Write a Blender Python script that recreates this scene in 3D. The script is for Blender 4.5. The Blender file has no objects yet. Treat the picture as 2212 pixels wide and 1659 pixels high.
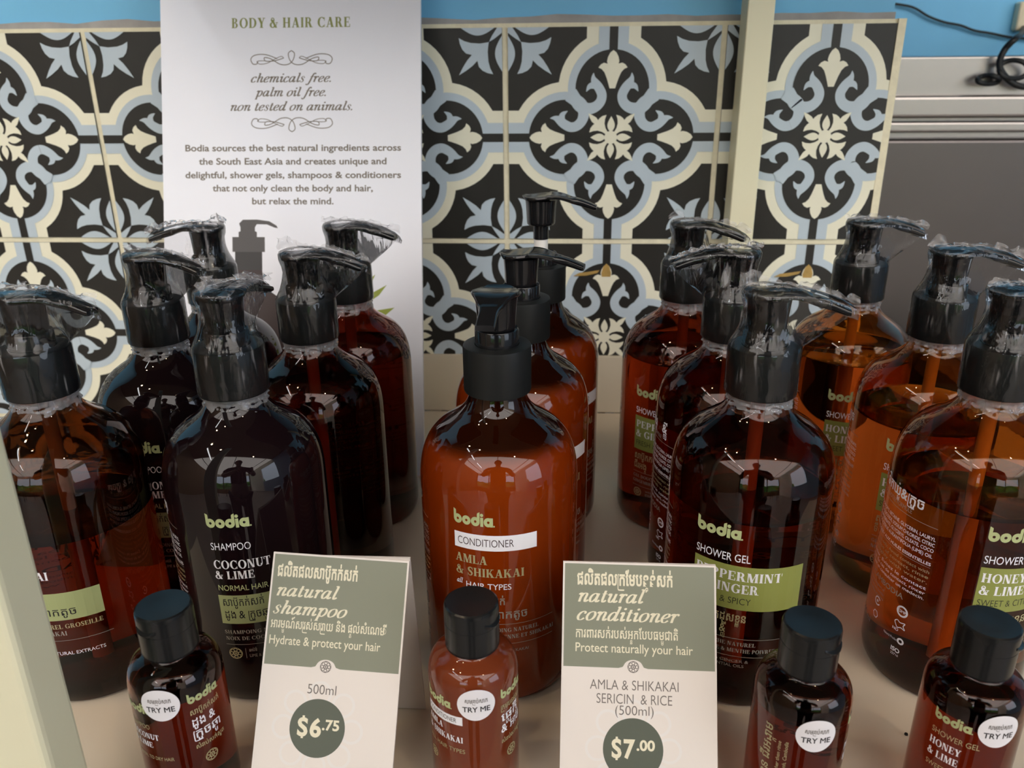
import bpy, math, random
from mathutils import Vector, Matrix, noise
from mathutils.geometry import tessellate_polygon, interpolate_bezier
random.seed(7)
D2R = math.radians
SC = bpy.context.scene
COL = SC.collection

# ---------------------------------------------------------------- camera
CAM = Vector((0.38891, -0.71392, 0.30785))
YAW, PITCH, ROLL, FPX = 0.058592, 0.376165, 0.009542, 1800.0
fw = Vector((-math.sin(YAW)*math.cos(PITCH), math.cos(YAW)*math.cos(PITCH), -math.sin(PITCH)))
r0 = Vector((math.cos(YAW), math.sin(YAW), 0)); d0 = fw.cross(r0)
rt = r0*math.cos(ROLL) + d0*math.sin(ROLL); dn = -r0*math.sin(ROLL) + d0*math.cos(ROLL)
cd = bpy.data.cameras.new('camera'); cam = bpy.data.objects.new('camera', cd); COL.objects.link(cam)
cam.matrix_world = Matrix(((rt.x, -dn.x, -fw.x, CAM.x), (rt.y, -dn.y, -fw.y, CAM.y), (rt.z, -dn.z, -fw.z, CAM.z), (0, 0, 0, 1)))
cd.sensor_fit = 'HORIZONTAL'; cd.sensor_width = 36; cd.lens = FPX/2212*36; cd.clip_start = 0.01; cd.clip_end = 80
cd.dof.use_dof = True; cd.dof.focus_distance = 0.42; cd.dof.aperture_fstop = 15
SC.camera = cam

# ---------------------------------------------------------------- world, daylight, exposure
SC.view_settings.view_transform = 'Standard'; SC.view_settings.look = 'None'
SC.view_settings.exposure = -0.72; SC.view_settings.gamma = 1.0; SC.view_settings.use_curve_mapping = False
SC.cycles.caustics_reflective = False; SC.cycles.caustics_refractive = True; SC.cycles.blur_glossy = 1.0
SC.cycles.transparent_max_bounces = 32; SC.cycles.max_bounces = 14; SC.cycles.transmission_bounces = 14
SC.cycles.sample_clamp_indirect = 6.0
W = bpy.data.worlds.new('sky'); SC.world = W; W.use_nodes = True
nt = W.node_tree; nt.nodes.clear()
wo = nt.nodes.new('ShaderNodeOutputWorld'); bg = nt.nodes.new('ShaderNodeBackground')
tc = nt.nodes.new('ShaderNodeTexCoord'); sx = nt.nodes.new('ShaderNodeSeparateXYZ')
rp = nt.nodes.new('ShaderNodeValToRGB')
rp.color_ramp.elements[0].position = 0.0; rp.color_ramp.elements[0].color = (0.55, 0.62, 0.72, 1)
rp.color_ramp.elements[1].position = 1.0; rp.color_ramp.elements[1].color = (0.9, 1.0, 1.2, 1)
nt.links.new(tc.outputs['Generated'], sx.inputs[0]); nt.links.new(sx.outputs['Z'], rp.inputs[0])
nt.links.new(rp.outputs[0], bg.inputs['Color']); bg.inputs['Strength'].default_value = 8.0
nt.links.new(bg.outputs[0], wo.inputs['Surface'])
sd = bpy.data.lights.new('sun', 'SUN'); sd.energy = 10.0; sd.angle = D2R(1.5); sd.color = (1.0, 0.95, 0.85)
sun = bpy.data.objects.new('sun', sd); COL.objects.link(sun); sun.location = (0, -8, 6)
sun.rotation_euler = Vector((0.25, 0.55, -1.0)).to_track_quat('-Z', 'Y').to_euler()   # high sun from behind: on the awning and the floor near the open side

# ---------------------------------------------------------------- materials
MATS = {}
def mat(name, col, rough=0.5, metal=0.0, spec=0.5, trans=0.0, ior=1.45, emit=None, estr=0.0, coat=0.0, bump=0.0, bscale=200.0, vary=0.0, vscale=30.0, alpha=1.0, rvary=0.0):
    m = bpy.data.materials.new(name); m.use_nodes = True
    n = m.node_tree; b = n.nodes['Principled BSDF']
    b.inputs['Base Color'].default_value = (*col, 1); b.inputs['Roughness'].default_value = rough
    b.inputs['Metallic'].default_value = metal; b.inputs['Specular IOR Level'].default_value = spec
    b.inputs['Transmission Weight'].default_value = trans; b.inputs['IOR'].default_value = ior
    b.inputs['Coat Weight'].default_value = coat; b.inputs['Coat Roughness'].default_value = 0.03
    if emit:
        b.inputs['Emission Color'].default_value = (*emit, 1); b.inputs['Emission Strength'].default_value = estr
    co = None
    if bump or vary or rvary:
        co = n.nodes.new('ShaderNodeTexCoord')
    if bump:
        t = n.nodes.new('ShaderNodeTexNoise'); t.inputs['Scale'].default_value = bscale; t.inputs['Detail'].default_value = 4
        bp = n.nodes.new('ShaderNodeBump'); bp.inputs['Strength'].default_value = bump; bp.inputs['Distance'].default_value = 0.001
        n.links.new(co.outputs['Object'], t.inputs['Vector']); n.links.new(t.outputs['Fac'], bp.inputs['Height'])
        n.links.new(bp.outputs['Normal'], b.inputs['Normal'])
    if vary:
        t = n.nodes.new('ShaderNodeTexNoise'); t.inputs['Scale'].default_value = vscale; t.inputs['Detail'].default_value = 5
        mx = n.nodes.new('ShaderNodeMix'); mx.data_type = 'RGBA'
        mx.inputs[6].default_value = (*[c*(1-vary) for c in col], 1); mx.inputs[7].default_value = (*[min(1, c*(1+vary)) for c in col], 1)
        n.links.new(co.outputs['Object'], t.inputs['Vector']); n.links.new(t.outputs['Fac'], mx.inputs[0])
        n.links.new(mx.outputs[2], b.inputs['Base Color'])
    if rvary:
        t = n.nodes.new('ShaderNodeTexNoise'); t.inputs['Scale'].default_value = 40; t.inputs['Detail'].default_value = 6
        mr = n.nodes.new('ShaderNodeMapRange'); mr.inputs[3].default_value = max(0.02, rough-rvary); mr.inputs[4].default_value = rough+rvary
        n.links.new(co.outputs['Object'], t.inputs['Vector']); n.links.new(t.outputs['Fac'], mr.inputs[0])
        n.links.new(mr.outputs[0], b.inputs['Roughness'])
    MATS[name] = m
    return m

mat('tile_black', (0.022, 0.021, 0.018), 0.42, vary=0.25, vscale=60, rvary=0.08)
mat('tile_cream', (0.88, 0.865, 0.69), 0.42, vary=0.06, vscale=40, rvary=0.08)
mat('tile_blue', (0.53, 0.63, 0.70), 0.42, vary=0.06, vscale=40, rvary=0.08)
mat('grout', (0.84, 0.79, 0.58), 0.8, vary=0.15, vscale=150, bump=0.4, bscale=400)
mat('stain', (0.46, 0.30, 0.09), 0.4, vary=0.3, vscale=200)
mat('blue_paint', (0.20, 0.56, 0.86), 0.55, vary=0.06, vscale=12, bump=0.15, bscale=60)
mat('old_plaster', (0.36, 0.35, 0.34), 0.8, vary=0.35, vscale=60, bump=0.5, bscale=120)
mat('shelf_paint', (0.78, 0.67, 0.52), 0.42, vary=0.04, vscale=8)
mat('lip_paint', (0.68, 0.61, 0.47), 0.5)
mat('post_paint', (0.84, 0.81, 0.58), 0.4)
mat('dark_wood', (0.016, 0.013, 0.012), 0.6, vary=0.3, vscale=20)
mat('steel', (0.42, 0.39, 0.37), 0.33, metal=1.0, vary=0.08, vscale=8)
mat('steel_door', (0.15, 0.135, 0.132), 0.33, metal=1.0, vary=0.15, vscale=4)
mat('black_rubber', (0.012, 0.012, 0.012), 0.5)
mat('cream_plastic', (0.75, 0.66, 0.46), 0.4)
mat('card_white', (0.76, 0.705, 0.655), 0.5)
mat('sign_white', (0.845, 0.87, 0.94), 0.33)
mat('sage', (0.225, 0.237, 0.175), 0.5)
mat('sage_dark', (0.095, 0.108, 0.08), 0.5)
mat('card_cream', (0.78, 0.73, 0.55), 0.5)
mat('card_pale', (0.76, 0.73, 0.70), 0.5)
mat('ink_grey', (0.16, 0.14, 0.125), 0.5)
mat('ink_brown', (0.19, 0.165, 0.135), 0.5)
mat('ink_olive', (0.27, 0.30, 0.10), 0.5)
mat('ink_black', (0.012, 0.012, 0.014), 0.45)
mat('print_green', (0.46, 0.51, 0.25), 0.4)
mat('print_leaf', (0.30, 0.36, 0.05), 0.5)
mat('print_white', (0.86, 0.86, 0.90), 0.4)
mat('print_dim', (0.30, 0.285, 0.24), 0.4)
mat('print_tan', (0.40, 0.36, 0.19), 0.4)
mat('print_box_green', (0.38, 0.43, 0.20), 0.4)
mat('print_box_olive', (0.27, 0.30, 0.075), 0.4)
mat('photo_black', (0.028, 0.026, 0.026), 0.45)
mat('photo_grey', (0.075, 0.07, 0.07), 0.45)
mat('photo_brown', (0.036, 0.019, 0.017), 0.45)
mat('sticker', (0.85, 0.83, 0.86), 0.4)
mat('pump_gloss', (0.010, 0.010, 0.011), 0.12)
mat('pump_matt', (0.013, 0.014, 0.014), 0.42, spec=0.28)
mat('cap_black', (0.010, 0.0105, 0.011), 0.24, spec=0.42)
mat('stem_white', (0.85, 0.83, 0.80), 0.35)
mat('dip_tube', (0.75, 0.55, 0.40), 0.4)
mat('body_black', (0.0075, 0.0035, 0.0045), 0.03, spec=0.5)
def tinted(name, base, tint):
    """creamy liquid behind a clear amber wall: a diffuse base under a tinted coat"""
    b = mat(name, base, 0.5, spec=0.0, coat=1.0).node_tree.nodes['Principled BSDF']
    b.inputs['Coat Tint'].default_value = (*tint, 1); b.inputs['Coat IOR'].default_value = 1.5; b.inputs['Coat Roughness'].default_value = 0.02
tinted('body_cond', (0.34, 0.105, 0.018), (0.60, 0.27, 0.10))
def fill_line(name, z0, z1, empty):
    """above the cream the amber wall is empty: the base colour fades from cream to bare dark amber over the meniscus"""
    n = MATS[name].node_tree; b = n.nodes['Principled BSDF']
    co = n.nodes.new('ShaderNodeTexCoord'); sp = n.nodes.new('ShaderNodeSeparateXYZ'); mr = n.nodes.new('ShaderNodeMapRange'); mx = n.nodes.new('ShaderNodeMix'); mx.data_type = 'RGBA'
    mr.interpolation_type = 'SMOOTHSTEP'; mr.inputs[1].default_value = z0; mr.inputs[2].default_value = z1
    mx.inputs[6].default_value = b.inputs['Base Color'].default_value[:]; mx.inputs[7].default_value = (*empty, 1)
    n.links.new(co.outputs['Object'], sp.inputs[0]); n.links.new(sp.outputs['Z'], mr.inputs[0]); n.links.new(mr.outputs[0], mx.inputs[0]); n.links.new(mx.outputs[2], b.inputs['Base Color'])
fill_line('body_cond', .1315, .1400, (0.022, 0.008, 0.004))
mat('body_empty', (0.020, 0.007, 0.003), 0.03)
tinted('body_cond_mini', (0.26, 0.105, 0.055), (0.62, 0.32, 0.20))
mat('white_paint', (0.70, 0.66, 0.58), 0.8)
mat('floor_tile', (0.24, 0.20, 0.17), 0.35, vary=0.1, vscale=3)
mat('bamboo', (0.20, 0.13, 0.07), 0.6, vary=0.4, vscale=9)
mat('shutter_blue', (0.22, 0.32, 0.45), 0.5)
mat('leaf', (0.10, 0.22, 0.03), 0.6, vary=0.6, vscale=6, bump=1.0, bscale=8)
mat('cloth_dark', (0.02, 0.02, 0.025), 0.9)
mat('skin', (0.30, 0.17, 0.11), 0.6)
mat('furniture', (0.03, 0.025, 0.02), 0.5)
mat('tube_glow', (1, 1, 1), 0.5, emit=(0.95, 0.97, 1.0), estr=22)
mat('warm_glow', (1, 0.8, 0.5), 0.5, emit=(1.0, 0.66, 0.30), estr=120)

def amber(name, tint, dens):
    """clear amber plastic filled with liquid: smooth dielectric with an absorbing inside"""
    m = mat(name, tint, 0.02, trans=1.0, ior=1.42)
    n = m.node_tree; v = n.nodes.new('ShaderNodeVolumeAbsorption')
    v.inputs['Color'].default_value = (0.80, 0.36, 0.06, 1); v.inputs['Density'].default_value = dens
    n.links.new(v.outputs[0], n.nodes['Material Output'].inputs['Volume'])
    return m
amber('body_amla', (0.31, 0.145, 0.065), 58)
amber('body_red', (0.32, 0.09, 0.05), 50)
amber('body_pep', (0.40, 0.13, 0.06), 40)
amber('body_honey', (0.68, 0.34, 0.10), 30)
amber('body_mini', (0.40, 0.16, 0.105), 75)

def awning_mat():
    m = bpy.data.materials.new('awning'); m.use_nodes = True; n = m.node_tree; n.nodes.clear()
    o = n.nodes.new('ShaderNodeOutputMaterial'); ad = n.nodes.new('ShaderNodeAddShader')
    a = n.nodes.new('ShaderNodeBsdfTranslucent'); b = n.nodes.new('ShaderNodeBsdfDiffuse')
    a.inputs['Color'].default_value = (0.66, 0.57, 0.48, 1); b.inputs['Color'].default_value = (0.30, 0.28, 0.25, 1)
    n.links.new(a.outputs[0], ad.inputs[0]); n.links.new(b.outputs[0], ad.inputs[1]); n.links.new(ad.outputs[0], o.inputs['Surface'])
    MATS['awning'] = m
awning_mat()
def film_mat(name, bump, haze):
    m = bpy.data.materials.new(name); m.use_nodes = True; n = m.node_tree; n.nodes.clear()
    o = n.nodes.new('ShaderNodeOutputMaterial'); mx = n.nodes.new('ShaderNodeMixShader')
    tr = n.nodes.new('ShaderNodeBsdfTransparent'); gl = n.nodes.new('ShaderNodeBsdfGlossy')
    tr.inputs['Color'].default_value = (0.95, 0.95, 0.955, 1); gl.inputs['Roughness'].default_value = 0.02
    co = n.nodes.new('ShaderNodeTexCoord'); t = n.nodes.new('ShaderNodeTexNoise')
    t.inputs['Scale'].default_value = 130; t.inputs['Detail'].default_value = 2; t.inputs['Distortion'].default_value = 1.5
    bp = n.nodes.new('ShaderNodeBump'); bp.inputs['Strength'].default_value = bump; bp.inputs['Distance'].default_value = 0.002
    fr = n.nodes.new('ShaderNodeFresnel'); fr.inputs['IOR'].default_value = 1.55
    ma = n.nodes.new('ShaderNodeMath'); ma.operation = 'MULTIPLY_ADD'; ma.inputs[1].default_value = 0.85; ma.inputs[2].default_value = 0.0; ma.use_clamp = True
    mp = n.nodes.new('ShaderNodeMapping'); mp.inputs['Scale'].default_value = (1, 1, .35)
    n.links.new(co.outputs['Object'], mp.inputs[0]); n.links.new(mp.outputs[0], t.inputs['Vector']); n.links.new(t.outputs['Fac'], bp.inputs['Height'])
    n.links.new(bp.outputs[0], gl.inputs['Normal']); n.links.new(bp.outputs[0], fr.inputs['Normal'])
    n.links.new(fr.outputs[0], ma.inputs[0]); n.links.new(ma.outputs[0], mx.inputs[0])
    n.links.new(tr.outputs[0], mx.inputs[1]); n.links.new(gl.outputs[0], mx.inputs[2])
    hz = n.nodes.new('ShaderNodeMixShader'); df = n.nodes.new('ShaderNodeBsdfDiffuse'); df.inputs['Color'].default_value = (.85, .85, .88, 1); hz.inputs[0].default_value = haze
    if name == 'clear_film':                    # diffuse white streaks painted in place of bright glints on the film
        t2 = n.nodes.new('ShaderNodeTexNoise'); t2.inputs['Scale'].default_value = 210; t2.inputs['Detail'].default_value = 2
        m2 = n.nodes.new('ShaderNodeMapping'); m2.inputs['Scale'].default_value = (1, 1, .16)
        r2 = n.nodes.new('ShaderNodeMapRange'); r2.interpolation_type = 'SMOOTHSTEP'
        for k_, v_ in ((1, .60), (2, .78), (3, haze), (4, .34)): r2.inputs[k_].default_value = v_
        n.links.new(co.outputs['Object'], m2.inputs[0]); n.links.new(m2.outputs[0], t2.inputs['Vector']); n.links.new(t2.outputs['Fac'], r2.inputs[0]); n.links.new(r2.outputs[0], hz.inputs[0])
    n.links.new(mx.outputs[0], hz.inputs[1]); n.links.new(df.outputs[0], hz.inputs[2]); n.links.new(hz.outputs[0], o.inputs['Surface'])
    MATS[name] = m
film_mat('clear_film', .34, .004)
film_mat('crumpled_film', .9, .22)

# ---------------------------------------------------------------- mesh helpers
class MB:
    def __init__(s): s.v = []; s.f = []; s.m = []; s.names = []
    def mi(s, name):
        if name not in s.names: s.names.append(name)
        return s.names.index(name)
    def add(s, verts, faces, m):
        o = len(s.v); s.v += [tuple(x) for x in verts]; i = s.mi(m)
        for f in faces: s.f.append([a+o for a in f]); s.m.append(i)
    def box(s, x0, x1, y0, y1, z0, z1, m):
        v = [(x0,y0,z0),(x1,y0,z0),(x1,y1,z0),(x0,y1,z0),(x0,y0,z1),(x1,y0,z1),(x1,y1,z1),(x0,y1,z1)]
        s.add(v, [(0,3,2,1),(4,5,6,7),(0,1,5,4),(1,2,6,5),(2,3,7,6),(3,0,4,7)], m)
    def lathe(s, prof, m, n=64, rib=None, flip=False, cx=0, cy=0):
        """prof: (r, z) bottom to top; r = 0 closes to a point"""
        rows = []; v = []; fs = []
        for k, (r, z) in enumerate(prof):
            if r < 1e-9: rows.append([len(v)]); v.append((cx, cy, z)); continue
            row = []
            for i in range(n):
                a = 2*math.pi*i/n
                rr = r - (rib[1] if rib and rib[0](z) and i % 2 else 0)
                row.append(len(v)); v.append((cx+rr*math.cos(a), cy+rr*math.sin(a), z))
            rows.append(row)
        for a, b in zip(rows, rows[1:]):
            for i in range(n):
                j = (i+1) % n
                if len(a) == 1 and len(b) == 1: continue
                if len(a) == 1: f = (a[0], b[j], b[i])
                elif len(b) == 1: f = (a[i], a[j], b[0])
                else: f = (a[i], a[j], b[j], b[i])
                fs.append(tuple(reversed(f)) if flip else f)
        s.add(v, fs, m)
    def tube(s, pts, r, m, n=10, closed_ends=True):
        pts = [Vector(p) for p in pts]; v = []; fs = []
        up = Vector((0.13, 0.2, 1)).normalized()
        for k, p in enumerate(pts):
            t = (pts[min(k+1, len(pts)-1)] - pts[max(k-1, 0)]).normalized()
            a = t.cross(up)
            if a.length < 1e-3: a = t.cross(Vector((1, 0, 0)))
            a.normalize(); b = t.cross(a)
            rr = r[k] if isinstance(r, (list, tuple)) else r
            for i in range(n):
                th = 2*math.pi*i/n; v.append(p + a*(rr*math.cos(th)) + b*(rr*math.sin(th)))
        for k in range(len(pts)-1):
            for i in range(n):
                j = (i+1) % n; fs.append((k*n+i, k*n+j, (k+1)*n+j, (k+1)*n+i))
        if closed_ends:
            fs.append(tuple(range(n-1, -1, -1))); fs.append(tuple((len(pts)-1)*n+i for i in range(n)))
        s.add(v, fs, m)
    def loft(s, rings, m, caps=True):
        n = len(rings[0]); v = [p for r in rings for p in r]; fs = []
        for k in range(len(rings)-1):
            for i in range(n):
                j = (i+1) % n; fs.append((k*n+i, k*n+j, (k+1)*n+j, (k+1)*n+i))
        if caps:
            fs.append(tuple(range(n-1, -1, -1))); fs.append(tuple((len(rings)-1)*n+i for i in range(n)))
        s.add(v, fs, m)
    def flat(s, polys, fn, m, h=0.0, step=.0025, mod=12):
        """polys: [(outer, [holes])] in 2D; fn(x, y, h) -> 3D"""
        for pi, (outer, holes) in enumerate(polys):
            hh = h+(pi % mod)*step
            loops = [[Vector((x, y, 0)) for x, y in l] for l in [outer]+list(holes)]
            allp = [p for l in loops for p in l]
            try: tris = tessellate_polygon(loops)
            except Exception: continue
            v = [fn(p.x, p.y, hh) for p in allp]
            fs = []
            for t in tris:
                a, b, c = (allp[i] for i in t)
                ar = (b.x-a.x)*(c.y-a.y)-(b.y-a.y)*(c.x-a.x)
                if abs(ar) < 1e-12: continue
                fs.append(tuple(t) if ar > 0 else (t[0], t[2], t[1]))
            s.add(v, fs, m)
    def build(s, name, parent=None, smooth=None, bevel=None):
        me = bpy.data.meshes.new(name); me.from_pydata(s.v, [], s.f)
        for nm in s.names: me.materials.append(MATS[nm])
        me.polygons.foreach_set('material_index', s.m)
        me.update()
        if smooth is not None:
            me.polygons.foreach_set('use_smooth', [True]*len(me.polygons))
            me.set_sharp_from_angle(angle=D2R(smooth))
        o = bpy.data.objects.new(name, me); COL.objects.link(o)
        if parent: o.parent = parent
        if bevel:
            b = o.modifiers.new('bevel', 'BEVEL'); b.width = bevel; b.segments = 3; b.limit_method = 'ANGLE'
        return o

def tag(o, label, cat, group=None):
    o['label'] = label; o['category'] = cat
    if group: o['group'] = group
    return o
def thing(name, label, cat, loc=(0, 0, 0), rz=0.0, group=None):
    o = bpy.data.objects.new(name, None); COL.objects.link(o); o.location = loc; o.rotation_euler = (0, 0, rz)
    o.empty_display_size = 0.02
    return tag(o, label, cat, group)
def structure(o): o['kind'] = 'structure'; return o

# ---------------------------------------------------------------- 2D shapes and lettering
def arc(cx, cy, rx, ry, a0, a1, n=20):
    return [(cx+rx*math.cos(D2R(a0+(a1-a0)*i/n)), cy+ry*math.sin(D2R(a0+(a1-a0)*i/n))) for i in range(n+1)]
def disc(cx, cy, r, n=28): return (arc(cx, cy, r, r, 0, 360, n)[:-1], [])
def ring(cx, cy, rx, ry, tx, ty, a0=0, a1=360, n=24):
    if a1-a0 >= 360: return (arc(cx, cy, rx, ry, 0, 360, n)[:-1], [arc(cx, cy, rx-tx, ry-ty, 0, 360, n)[:-1]])
    return (arc(cx, cy, rx, ry, a0, a1, n)+arc(cx, cy, rx-tx, ry-ty, a1, a0, n), [])
def rect(x0, y0, x1, y1): return ([(x0, y0), (x1, y0), (x1, y1), (x0, y1)], [])
def par(x0, y0, x1, y1, w): return ([(x0, y0), (x0+w, y0), (x1+w, y1), (x1, y1)], [])
def crom(pts, k=7):
    P = [pts[0]]+list(pts)+[pts[-1]]; out = []
    for i in range(1, len(P)-2):
        a, b, c, d = P[i-1:i+3]
        for j in range(k):
            t = j/k
            out.append(tuple(0.5*(2*b[q]+(c[q]-a[q])*t+(2*a[q]-5*b[q]+4*c[q]-d[q])*t*t+(3*b[q]-a[q]-3*c[q]+d[q])*t**3) for q in range(len(b))))
    out.append(tuple(P[-2])); return out
def ribbon(pts, wfun):
    """stroke polygon quads along pts; wfun(i, dir) -> full width"""
    L = []; R = []
    for i, p in enumerate(pts):
        a = pts[max(i-1, 0)]; b = pts[min(i+1, len(pts)-1)]
        dx, dy = b[0]-a[0], b[1]-a[1]; l = math.hypot(dx, dy) or 1e-9; dx /= l; dy /= l
        w = wfun(i, (dx, dy))/2
        L.append((p[0]-dy*w, p[1]+dx*w)); R.append((p[0]+dy*w, p[1]-dx*w))
    return [([R[i], R[i+1], L[i+1], L[i]], []) for i in range(len(pts)-1)]
def nib(pts, thick=0.215, thin=0.08, k=7):
    c = crom(pts, k)
    return ribbon(c, lambda i, d: thin+(thick-thin)*abs(d[1])**1.6)
def line(pts, w, k=8): c = crom(pts, k); return ribbon(c, lambda i, d: w)

Ws, Ts, Sf = 0.22, 0.07, 0.055
def stem(x, w=Ws, y0=0, y1=1): return [rect(x, y0, x+w, y1), rect(x-.06, y0, x+w+.06, y0+Sf), rect(x-.06, y1-Sf, x+w+.06, y1)]
SER = {
 'A': ([par(.09,0,.40,1,.09), par(.58,0,.33,1,.24), rect(.24,.27,.66,.33), rect(.01,0,.27,Sf), rect(.52,0,.90,Sf)], .92),
 'B': (stem(.08)+[rect(.2,1-Ts,.36,1), rect(.2,.48,.38,.55), rect(.2,0,.38,Ts), ring(.36,.76,.29,.24,.20,Ts,-90,90), ring(.38,.27,.33,.275,.21,Ts,-90,90)], .80),
 'C': ([ring(.50,.5,.46,.52,.23,Ts,42,318), rect(.78,.64,.83,.99), rect(.78,.02,.83,.30)], .90),
 'D': (stem(.08)+[rect(.2,1-Ts,.40,1), rect(.2,0,.40,Ts), ring(.40,.5,.46,.5,.23,Ts,-90,90)], .94),
 'E': (stem(.08)+[rect(.2,1-Ts,.66,1), rect(.2,.47,.5,.53), rect(.2,0,.68,Ts), rect(.61,.72,.67,1), rect(.64,0,.70,.3), rect(.48,.37,.53,.63)], .76),
 'F': (stem(.08)+[rect(.2,1-Ts,.66,1), rect(.2,.47,.5,.53), rect(.61,.72,.67,1), rect(.48,.37,.53,.63)], .72),
 'G': ([ring(.50,.5,.46,.52,.23,Ts,42,330), rect(.78,.66,.83,.99), rect(.64,.05,.86,.44), rect(.55,.40,.94,.455)], .98),
 'H': (stem(.08)+stem(.60)+[rect(.2,.46,.7,.53)], .93), 'I': (stem(.08), .40),
 'J': ([rect(.22,.2,.44,1), rect(.14,1-Sf,.52,1), ring(.22,.2,.22,.2,.2,.07,-130,0), disc(.08,.14,.1)], .55),
 'K': (stem(.08)+[par(.28,.40,.62,1,.09), par(.60,0,.32,.56,.25), rect(.50,0,.92,Sf), rect(.5,1-Sf,.84,1)], .93),
 'L': (stem(.08)+[rect(.2,0,.68,Ts), rect(.64,0,.70,.32)], .74),
 'M': (stem(.09,.09)+[par(.40,0,.10,1,.24), par(.46,0,.78,1,.07)]+stem(.78,.22), 1.11),
 'N': (stem(.1,.085)+[par(.56,0,.10,1,.24), rect(.70,0,.785,1), rect(.6,1-Sf,.88,1)], .93),
 'O': ([ring(.5,.5,.47,.52,.23,Ts)], 1.0),
 'P': (stem(.08)+[rect(.2,1-Ts,.38,1), rect(.2,.42,.38,.49), ring(.38,.71,.33,.29,.21,Ts,-90,90)], .77),
 'Q': ([ring(.5,.5,.47,.52,.23,Ts), par(.7,-.2,.45,.15,.2)], 1.0),
 'R': (stem(.08)+[rect(.2,1-Ts,.38,1), rect(.2,.45,.38,.52), ring(.38,.725,.31,.275,.2,Ts,-90,90), par(.57,0,.36,.5,.24), rect(.52,0,.9,Sf)], .90),
 'S': (ribbon(crom([(.58,.80),(.50,.95),(.33,.97),(.17,.84),(.22,.63),(.42,.47),(.55,.28),(.45,.06),(.26,.03),(.10,.20)],6), lambda i,d: .08+.17*max(0,1-abs(i-27)/22))+[rect(.575,.66,.62,.99), rect(.06,.02,.105,.36)], .70),
 'T': (stem(.28)+[rect(.03,1-Ts,.75,1), rect(.03,.7,.085,1), rect(.695,.7,.75,1)], .79),
 'U': ([rect(.10,.3,.32,1), rect(.04,1-Sf,.40,1), ring(.44,.32,.34,.34,.22,.07,180,360), rect(.70,.3,.78,1), rect(.60,1-Sf,.88,1)], .90),
 'V': ([par(.32,0,.04,1,.24), par(.40,0,.70,1,.08), rect(-.02,1-Sf,.38,1), rect(.58,1-Sf,.86,1)], .84),
 'W': ([par(.26,0,.04,1,.22), par(.32,0,.50,1,.08), par(.66,0,.44,1,.22), par(.74,0,.98,1,.08), rect(-.02,1-Sf,.36,1), rect(.86,1-Sf,1.12,1)], 1.1),
 'X': ([par(.56,0,.06,1,.26), par(.06,0,.66,1,.09), rect(0,0,.28,Sf), rect(.52,0,.88,Sf), rect(0,1-Sf,.38,1), rect(.56,1-Sf,.84,1)], .88),
 'Y': ([par(.30,.42,.02,1,.26), par(.40,.42,.66,1,.09), rect(.30,0,.52,.5), rect(.22,0,.60,Sf), rect(-.02,1-Sf,.36,1), rect(.54,1-Sf,.84,1)], .82),
 'Z': ([par(.06,0,.46,1,.24), rect(.06,0,.70,Ts), rect(.06,1-Ts,.70,1), rect(.64,0,.7,.3), rect(.06,.7,.12,1)], .76),
 '&': ([ring(.36,.77,.21,.24,.11,.08), ring(.36,.27,.34,.29,.21,.08,55,345), par(.62,0,.17,.80,.24), line([(.60,.30),(.72,.42),(.80,.52)],.08)[0], rect(.66,.48,.94,.54), par(.70,.2,.80,.52,.07)], .98),
 ' ': ([], .34), '.': ([disc(.12,.1,.1)], .26),
}
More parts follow.
